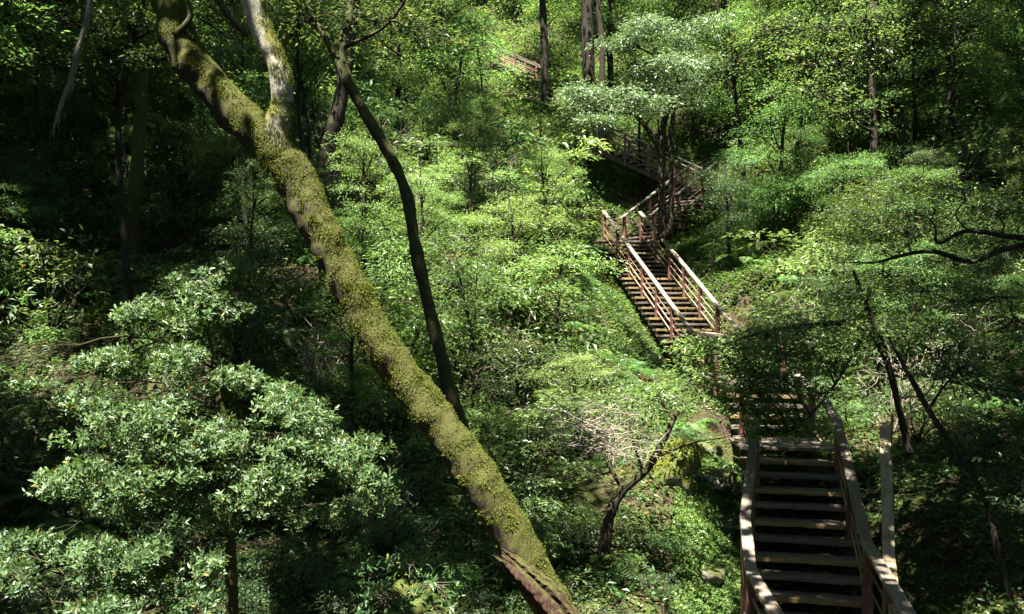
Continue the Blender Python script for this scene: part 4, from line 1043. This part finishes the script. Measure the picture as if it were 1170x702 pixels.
# shrubs through the middle distance
spots = []
tries = 0
while len(spots) < 283 and tries < 60000:
    tries += 1
    D = 8.7 + 29 * rng.random() ** .85; px = rng.uniform(-60, 1230); x = (px - CX) / F * D
    sc = rng.uniform(.7, 1.9) * (1 + max(0, D - 15) * .03)
    if px > 740 and D < 15: sc *= .5
    elif D < 11.5: sc *= .55
    if D < 11 and 560 < px < 800 and rng.random() < .5: continue
    c = (x, D, g1(x, D) + .55 * sc)
    if blocked(c, .75 * sc): continue
    if any((x - a) ** 2 + (D - b) ** 2 < (.31 * (sc + s)) ** 2 for a, b, s in spots): continue
    if px > 860 and D < 14.5 and rng.random() < .6: continue
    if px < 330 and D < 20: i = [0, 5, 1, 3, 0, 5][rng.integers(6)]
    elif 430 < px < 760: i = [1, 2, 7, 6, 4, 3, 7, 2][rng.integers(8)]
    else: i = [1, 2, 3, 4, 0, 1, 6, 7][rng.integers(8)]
    spots.append((x, D, sc)); put_shrub(x, D, sc, i, rng.uniform(.8, 1.25))

# trees climbing the hillside
tspots = []
tries = 0
while len(tspots) < 165 and tries < 30000:
    tries += 1
    D = 22 + 52 * rng.random() ** .9; px = rng.uniform(-120, 1290); x = (px - CX) / F * D
    if px > 780 or px < 380: D0 = 20
    sc = rng.uniform(.55, 1.05) if D < 34 else rng.uniform(.8, 1.35)
    i = int(rng.integers(5)); H, cr = trees[i][2], trees[i][3]
    if 400 < px < 760 and D < 30: continue
    g = g1(x, D); bad = False
    for f in (.35, .6, .85):
        if blocked((x, D, g + H * sc * f), cr * sc * .8): bad = True
    if bad: continue
    if any((x - a) ** 2 + (D - b) ** 2 < (1.3 * (sc + s)) ** 2 for a, b, s in tspots): continue
    tspots.append((x, D, sc)); put_tree(x, D, sc, i, rng.uniform(.85, 1.2))

for px, py, D, sc, i in [(400, 690, 9.0, .5, 0), (520, 690, 9.0, .45, 5), (445, 600, 10.2, .6, 0), (560, 640, 9.6, .5, 5), (600, 690, 9.0, .4, 0), (690, 700, 9.3, .4, 5), (745, 660, 10, .4, 0),
                         (660, 610, 10.8, .5, 0), (620, 580, 11.2, .6, 5), (720, 610, 10.8, .4, 5), (380, 540, 11, .7, 0), (340, 620, 9.6, .6, 1), (480, 540, 11.6, .7, 5), (300, 660, 9.2, .5, 5), (680, 660, 9.9, .4, 3), (540, 570, 11, .6, 3)]:
    p = P(px, py, D); put_shrub(p[0], D, sc, i)
# young trees between the shrubs
ys = []
tries = 0
while len(ys) < 75 and tries < 20000:
    tries += 1
    D = rng.uniform(13, 31); px = rng.uniform(-40, 1210); x = (px - CX) / F * D
    sc = rng.uniform(.26, .5); i = int(rng.integers(5)); H, cr = trees[i][2], trees[i][3]
    if 330 < px < 760 and i in (0, 4): i = 2
    g = g1(x, D)
    if any(blocked((x, D, g + H * sc * f), cr * sc * .8) for f in (.35, .65, .9)): continue
    if any((x - a) ** 2 + (D - b) ** 2 < 1.3 for a, b in ys): continue
    ys.append((x, D)); z = zone(px, D)
    put_tree(x, D, sc, i, rng.uniform(.9, 1.3), 'young ' + trees[i][1] + ' ' + z, 'young ' + trees[i][1] + 's ' + z)

# slim pole-like trees with their leaves high up
cm, tm, bm = tree_meshes(790, 6.5, 1.1, 9, 16, 18, .11, low=.68, flat=.3, spray_l=.6, r0=.055)
pole = empty('slim_tree', (0, 0, -60), 'slim', 'tree'); obj('crown', cm, M['leaf_mid'], pole); obj('trunk', tm, M['bark_black'], pole); obj('branches', bm, M['bark_black'], pole)
n_ = 0; tries = 0
while n_ < 26 and tries < 4000:
    tries += 1
    D = rng.uniform(17, 42); px = rng.uniform(20, 1160); x = (px - CX) / F * D; sc = rng.uniform(.7, 1.25)
    if 690 < px < 850 and D < 34: continue
    g = g1(x, D)
    if any(blocked((x, D, g + h * sc), .4) for h in (1.5, 3, 4.5, 6)): continue
    z = zone(px, D)
    grp_copy(pole, (x, D, g), rng.uniform(0, 6.28), sc, 'slim dark-stemmed tree with high leaves ' + z, 'slim trees ' + z, (rng.uniform(-.14, .14), rng.uniform(-.14, .14))); n_ += 1
# dead leafless shrubs
mb_ = MB(); r_ = np.random.default_rng(66)
for k in range(9):
    az = r_.uniform(0, 6.28); e = np.array([math.cos(az) * r_.uniform(.2, .6), math.sin(az) * r_.uniform(.2, .6), r_.uniform(.5, 1.1)])
    lp = limb(mb_, r_, (0, 0, -.05), e, .011, .003, 5, 10, .14)
    for j in range(7):
        b = lp[r_.integers(3, 10)]; e2 = b + r_.normal(0, .2, 3) + [0, 0, .12]
        l2 = limb(mb_, r_, b, e2, .005, .0016, 3, 6, .15)
        for q in range(2): limb(mb_, r_, l2[3], l2[3] + r_.normal(0, .11, 3), .003, .001, 3, 4, .1)
dead_me = mb_.mesh('dead_shrub', True); dead_me.materials.append(M['dead_twig'])
n_ = 0; tries = 0
while n_ < 34 and tries < 4000:
    tries += 1
    D = rng.uniform(9.5, 26); px = rng.uniform(330, 1160); x = (px - CX) / F * D; sc = rng.uniform(.7, 1.5) * (.6 if D < 13 else 1.1)
    if blocked((x, D, g1(x, D) + .5 * sc), .5 * sc): continue
    o = obj('dead_shrub', dead_me, None, None, (x, D, g1(x, D))); o.rotation_euler = (rng.uniform(-.3, .3), rng.uniform(-.3, .3), rng.uniform(0, 6.28)); o.scale = (sc, sc, sc)
    z = zone(px, D); tag(o, 'leafless dead brown shrub ' + z, 'dead shrub', 'dead shrubs ' + z); n_ += 1

# ------------------------------------------------------------------ sun direction, and unseen canopy trees added to shade the view
SUN = norm(np.array([-.15, -.34, .93]))
EOF_MARK = 0

# ------------------------------------------------------------------ ground cover (nobody could count it)
def cover(name, label, mat, n, rng, Dr, pxr, size, thr, seed, up=.5, keep=None, shape=4, lift=.04):
    D = Dr[0] + (Dr[1] - Dr[0]) * rng.random(n) ** .75; px = rng.uniform(pxr[0], pxr[1], n); x = (px - CX) / F * D
    p2 = np.stack([x, D, x * 0], 1)
    m = vnoise(p2, .8, seed) * .6 + vnoise(p2, 2.6, seed + 1) * .4 > thr
    x, D, px = x[m], D[m], px[m]
    if keep is not None:
        k = keep(x, D, px); x, D, px = x[k], D[k], px[k]
    z = np.concatenate([gz(x[i:i + 4000], D[i:i + 4000]) for i in range(0, len(x), 4000)])
    n = len(x); b = np.stack([x, D, z + rng.uniform(0, lift, n)], 1)
    az = rng.uniform(0, 6.283, n)
    d = np.stack([np.cos(az), np.sin(az), rng.uniform(-.1, up * 2, n)], 1)
    s = size * rng.uniform(.5, 1.4, n) * (1 + np.maximum(0, D - 12) * .04)
    mb = MB(); leaf_geo(mb, b, d, UP + rng.normal(0, .5, (n, 3)), s, s * .5, .12, shape, .2)
    o = mb.build(name, M[mat]); tag(o, label, 'ground plants', kind='stuff'); return o
rg = np.random.default_rng(9)
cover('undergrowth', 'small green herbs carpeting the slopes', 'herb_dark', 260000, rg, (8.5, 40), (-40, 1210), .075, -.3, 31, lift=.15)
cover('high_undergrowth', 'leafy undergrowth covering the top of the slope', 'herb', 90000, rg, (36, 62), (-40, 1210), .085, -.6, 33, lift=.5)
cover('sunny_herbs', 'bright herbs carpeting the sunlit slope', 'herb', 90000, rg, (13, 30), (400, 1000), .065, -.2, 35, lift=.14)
cover('moss_carpet', 'bright green mossy plants on the bank left of the near steps', 'herb', 42000, rg, (9.2, 13.6), (770, 850), .032, -.35, 41, up=.7, lift=.07, keep=lambda x, D, px: px < 846)
cover('leaf_litter', 'brown fallen leaves and debris on the forest floor', 'litter', 60000, rg, (8.5, 20), (-40, 1210), .06, -.3, 51, up=.12, lift=.03)

def tread_litter():
    mb = MB(); bs = []
    for (A, B), n, w in ((ST_NEAR, 12, 1.4), (ST_MID, 6, 1.3), (ST_UP, 26, 1.5)):
        d = B - A; hd = norm(d * [1, 1, 0]); rt = np.array([hd[1], -hd[0], 0])
        for i in range(n):
            for k in range(rg.integers(4, 11)):
                bs.append(A + d * (i / (n - 1)) + rt * rg.uniform(-w / 2, w / 2) + hd * rg.uniform(-.12, .11) + [0, 0, .032])
    bs = np.array(bs); n = len(bs); az = rg.uniform(0, 6.28, n)
    leaf_geo(mb, bs, np.stack([np.cos(az), np.sin(az), rg.uniform(0, .15, n)], 1), UP + rg.normal(0, .2, (n, 3)), rg.uniform(.03, .075, n), rg.uniform(.015, .035, n), .15, 4, .1)
    tag(mb.build('leaves_on_steps', M['litter']), 'dead leaves scattered on the wooden treads', 'leaf litter', kind='stuff')
tread_litter()
# protos below the ground are removed
def drop(o):
    for ch in list(o.children): drop(ch)
    bpy.data.objects.remove(o)
LIT = [  # sunlit openings: photo px ellipse, share of canopy missing there
    (590, 330, 180, 110, .92), (640, 420, 110, 50, .88), (770, 310, 90, 85, 1.), (870, 250, 85, 140, .75), (880, 110, 100, 100, .55), (735, 85, 95, 70, 1.),
    (490, 130, 120, 100, .6), (1080, 70, 110, 80, .5), (1060, 290, 110, 80, .62), (1010, 180, 100, 70, .4), (970, 400, 100, 50, .75), (1110, 400, 70, 50, .45), (60, 70, 120, 40, .25), (300, 60, 130, 60, .45), (812, 600, 40, 120, 1.), (770, 520, 50, 35, 1.), (1100, 640, 40, 30, .4)]
LIT_NEAR = [  # sunlit things standing nearer than the ground behind them: px, py, distance, radius (m), share
    (130, 440, 7.4, .9, 1.), (230, 400, 7.6, .9, .9), (330, 480, 7.4, .8, .8), (80, 670, 6.3, .8, 1.), (160, 600, 6.8, .6, .9), (220, 340, 7.8, .5, .9),
    (560, 560, 7, .6, .9), (480, 450, 7.05, .6, .8), (400, 320, 7.15, .6, .95), (330, 190, 7.2, .7, 1.), (315, 80, 7.1, .8, 1.), (300, 20, 7., .8, 1.), (600, 660, 7, .5, .8), (240, 90, 7.4, .6, .9), (1060, 300, 11, .9, .85), (1120, 340, 10.3, .8, .7), (950, 100, 25, 1.6, .75), (890, 200, 24, 1.6, .7), (1013, 540, 10.6, .45, 1.), (1018, 620, 9.6, .35, 1.), (75, 372, 16.4, .4, 1.), (670, 490, 9.8, .5, 1.), (85, 80, 8, .6, .8),
    (150, 50, 15.2, .9, 1.), (200, 90, 15., .8, .9), (20, 30, 8, .7, 1.), (690, 480, 10.2, .6, .95), (740, 450, 10.3, .8, .9),
    (850, 400, 11.8, .9, .5), (768, 522, 12.3, .4, 1.), (815, 560, 12, .5, 1.), (815, 620, 11.2, .5, 1.), (820, 670, 10.5, .5, 1.), (740, 90, 26, 2.2, 1.), (700, 120, 26, 1.6, 1.), (780, 60, 26, 1.6, 1.), (600, 310, 17, 1.4, .9), (510, 320, 15.4, 1.2, .8)]
FORCED = [(856, 560, 11.3, 9.2, .5), (858, 610, 10.3, 9.2, .5), (866, 660, 9.0, 9.2, .55), (880, 690, 8.2, 9.2, .5), (975, 560, 11.2, 9.2, .55), (985, 610, 10.2, 9.2, .55), (995, 640, 9.4, 9.2, .6), (1015, 675, 8.4, 9.2, .55), (920, 590, 11.4, 9.8, .7), (940, 660, 10.5, 9.8, .7), (900, 540, 12.4, 9.8, .6), (905, 470, 14.6, 10, .7), (960, 500, 12.7, 10, .5), (770, 215, 30, 11, 1.5), (725, 165, 33, 11, 1.7), (885, 500, 13.6, 10, .7), (700, 575, 10.2, 9, .4), (905, 560, 11.9, 9.5, .7), (925, 620, 11, 9.5, .7), (955, 680, 10.2, 9.5, .7), (970, 560, 10.9, 9.5, .6), (900, 500, 12.8, 9.5, .7), (1090, 600, 11, 9.5, .9), (1140, 540, 12, 10, 1.), (500, 400, 12, 9, .4), (470, 240, 12.1, 9, .4), (410, 115, 12.3, 9, .4), (1130, 660, 10.4, 10, .9), (1070, 520, 13, 10, .9), (1150, 470, 13, 10, 1.), (1060, 660, 10.2, 10, .6), (455, 560, 11.2, 11, .8), (380, 630, 9.8, 11, .7), (520, 650, 9.3, 11, .7), (600, 640, 10, 11, .8), (660, 600, 11, 11, .7), (390, 470, 13.5, 11, 1.), (330, 420, 15, 11, 1.2), (868, 540, 12.4, 9.2, .45), (862, 620, 10.6, 9.2, .4),  # extra unseen crown clumps added to throw shade on these spots
          (480, 650, 9.2, 11, .8), (420, 610, 9.8, 11, .8), (660, 640, 10.4, 11, .8), (695, 660, 10.4, 11, .6), (560, 600, 10, 11, .8), (500, 590, 10.5, 11, .8),
          (250, 230, 20, 11, 1.8), (200, 170, 24, 11, 1.8), (120, 260, 20, 11, 1.8), (40, 250, 20, 11, 1.8), (330, 330, 16, 11, 1.4),
          (60, 200, 18, 11, 1.7), (140, 215, 18, 11, 1.7), (230, 195, 19, 11, 1.7), (60, 290, 16, 11, 1.6), (160, 300, 17, 11, 1.6), (260, 290, 17, 11, 1.6), (20, 240, 15, 11, 1.5), (100, 230, 14.5, 11, 1.3)]
def canopy_ok(c, r):
    """is the shadow of a crown at c wanted?"""
    t = 2.
    for px, py, D, R, sh in LIT_NEAR:
        p = P(px, py, D); d = c - p; k = d @ SUN
        if k > 0 and np.linalg.norm(d - SUN * k) < R + r * .95 + .05 and crng.random() < sh: return False
    while t < 30:
        p = c - SUN * t
        if p[2] < g1(p[0], p[1]) + .6: break
        t += .5
    if p[1] < 2: return True
    x, y = proj(p)
    for cx, cy, rx, ry, sh in LIT:
        e = ((x - cx) / (rx + r / p[1] * F * .5)) ** 2 + ((y - cy) / (ry + r / p[1] * F * .35)) ** 2
        if e < 1 and crng.random() < sh: return False
    return True
crng = np.random.default_rng(1234)
HOSTS = [('left of the picture beside the dim slope', (-18, 20), (-16, 17, 15), 'leaf_mid'), ('left of the picture near the camera', (-10, 4), (-8, 4, 9.5), 'leaf_mid'),  # trees out of view, added to carry the shading crowns
         ('right of the picture near the camera', (11, 4), (9, 4.5, 9.5), 'leaf_mid'), ('right of the picture beside the right slope', (19, 20), (16, 18, 15), 'leaf_mid'),
         ('behind the camera on its left', (-4, -7), (-3.5, -5, 8.5), 'leaf_mid'), ('behind the camera on its right', (6, -8), (5, -5, 8.5), 'leaf_mid'),
         ('far out at left beside the upper slope', (-26, 33), (-23, 30, 20), 'leaf_mid'), ('far out at right beside the upper slope', (27, 33), (24, 30, 20), 'leaf_mid')]
host_pads = [[] for _ in HOSTS]
for gx in np.arange(-24, 24, 2.2):
    for gy in np.arange(-12, 47, 2.2):
        for layer in (0, 1):
            x = gx + crng.uniform(-.8, .8); y = gy + crng.uniform(-.8, .8)
            z = max(g1(x, y), -5) + crng.uniform(12.5, 16) + layer * 1.5
            r = crng.uniform(1.3, 1.9)
            c = np.array([x, y, z])
            if y > 0 and z - r * .5 < .40 * y + .6: continue
            if layer and crng.random() < .25: continue
            if y > 35 and crng.random() < .4: continue
            if not canopy_ok(c, r): continue
            h = int(np.argmin([np.hypot(x - b[2][0], y - b[2][1]) for b in HOSTS]))
            host_pads[h].append((c, (r, r, r * .35), int(26 * r * r)))
for px, py, D, t, r in FORCED:
    c = P(px, py, D) + SUN * t
    if any((lambda d: d @ SUN > 0 and np.linalg.norm(d - SUN * (d @ SUN)) < R * .6 + r * .45)(c - P(a, b, E)) for a, b, E, R, sh in LIT_NEAR if sh > .85): continue
    host_pads[int(np.argmin([np.hypot(c[0] - b[2][0], c[1] - b[2][1]) for b in HOSTS]))].append((c, (r, r, r * .4), int(34 * r * r)))
for (where, base, top, mt), pp in zip(HOSTS, host_pads):
    b0 = np.array([base[0], base[1], g1(*base) - .3]); t0 = np.array(top, float)
    tr = [b0, b0 * .65 + t0 * .35 + [.2, .1, 0], b0 * .3 + t0 * .7 - [.2, 0, 0], t0]
    if pp:
        plant('added_shade_tree', 'tall spreading tree ' + where, 'tree', [(tr, [.42, .34, .26, .08])], pp, M['leaf_dark'], M['bark_dark'], leaf=(.22, .12), seed=900 + len(pp), group='tall trees arching over the scene', spray_l=.9, n_leaf=20, limb_r=.08)
print('canopy pads', sum(map(len, host_pads)))
# the forest goes on to both sides of the view and behind it
frng = np.random.default_rng(4321); side = []
while len(side) < 64:
    x = frng.uniform(-34, 34); y = frng.uniform(-24, 34)
    if y > -6 and abs(x) < .62 * max(y, 0) + 5: continue
    if math.hypot(x, y) < 7 or any((x - a) ** 2 + (y - b) ** 2 < 9 for a, b in side): continue
    side.append((x, y)); where = 'left of the picture' if x < -6 else 'right of the picture' if x > 6 else 'behind the camera'
    put_tree(x, y, frng.uniform(1.3, 1.9), int(frng.integers(5)), frng.uniform(1., 1.2), 'forest tree standing ' + where, 'forest trees ' + where)
for r in fern_protos: drop(r)
for r, _ in shrubs: drop(r)
for r, *_ in trees: drop(r)
drop(pole)

# ------------------------------------------------------------------ light
w = bpy.data.worlds.new('World'); SC.world = w; w.use_nodes = True
nt = w.node_tree; bg = nt.nodes['Background']
sky = nt.nodes.new('ShaderNodeTexSky'); sky.sky_type = 'NISHITA'; sky.sun_disc = False; sky.altitude = 1200; sky.air_density = .8
sky.sun_elevation = math.asin(SUN[2]); sky.sun_rotation = math.atan2(SUN[0], SUN[1])
nt.links.new(sky.outputs[0], bg.inputs[0]); bg.inputs[1].default_value = .05
sl = bpy.data.lights.new('sun', 'SUN'); sl.energy = 5.0; sl.angle = rad(.53); sl.color = (1, .96, .88)
so = bpy.data.objects.new('sun', sl); COL.objects.link(so); so.location = (0, 0, 60)
so.rotation_euler = Vector(SUN).to_track_quat('Z', 'Y').to_euler()

cam = bpy.data.cameras.new('camera'); co = bpy.data.objects.new('camera', cam); COL.objects.link(co)
cam.sensor_width = 36; cam.lens = F / 1170 * 36; cam.shift_y = (HY - 351) / 1170
co.rotation_euler = (rad(90), 0, 0); cam.clip_end = 600; cam.clip_start = .05
SC.camera = co

SC.view_settings.view_transform = 'Standard'; SC.view_settings.look = 'None'
SC.view_settings.exposure = 2.95; SC.view_settings.gamma = 1
SC.render.engine = 'CYCLES'
cy = SC.cycles
cy.max_bounces = 6; cy.diffuse_bounces = 4; cy.glossy_bounces = 2; cy.transmission_bounces = 4; cy.transparent_max_bounces = 4
cy.use_denoising = True
cy.caustics_reflective = False; cy.caustics_refractive = False
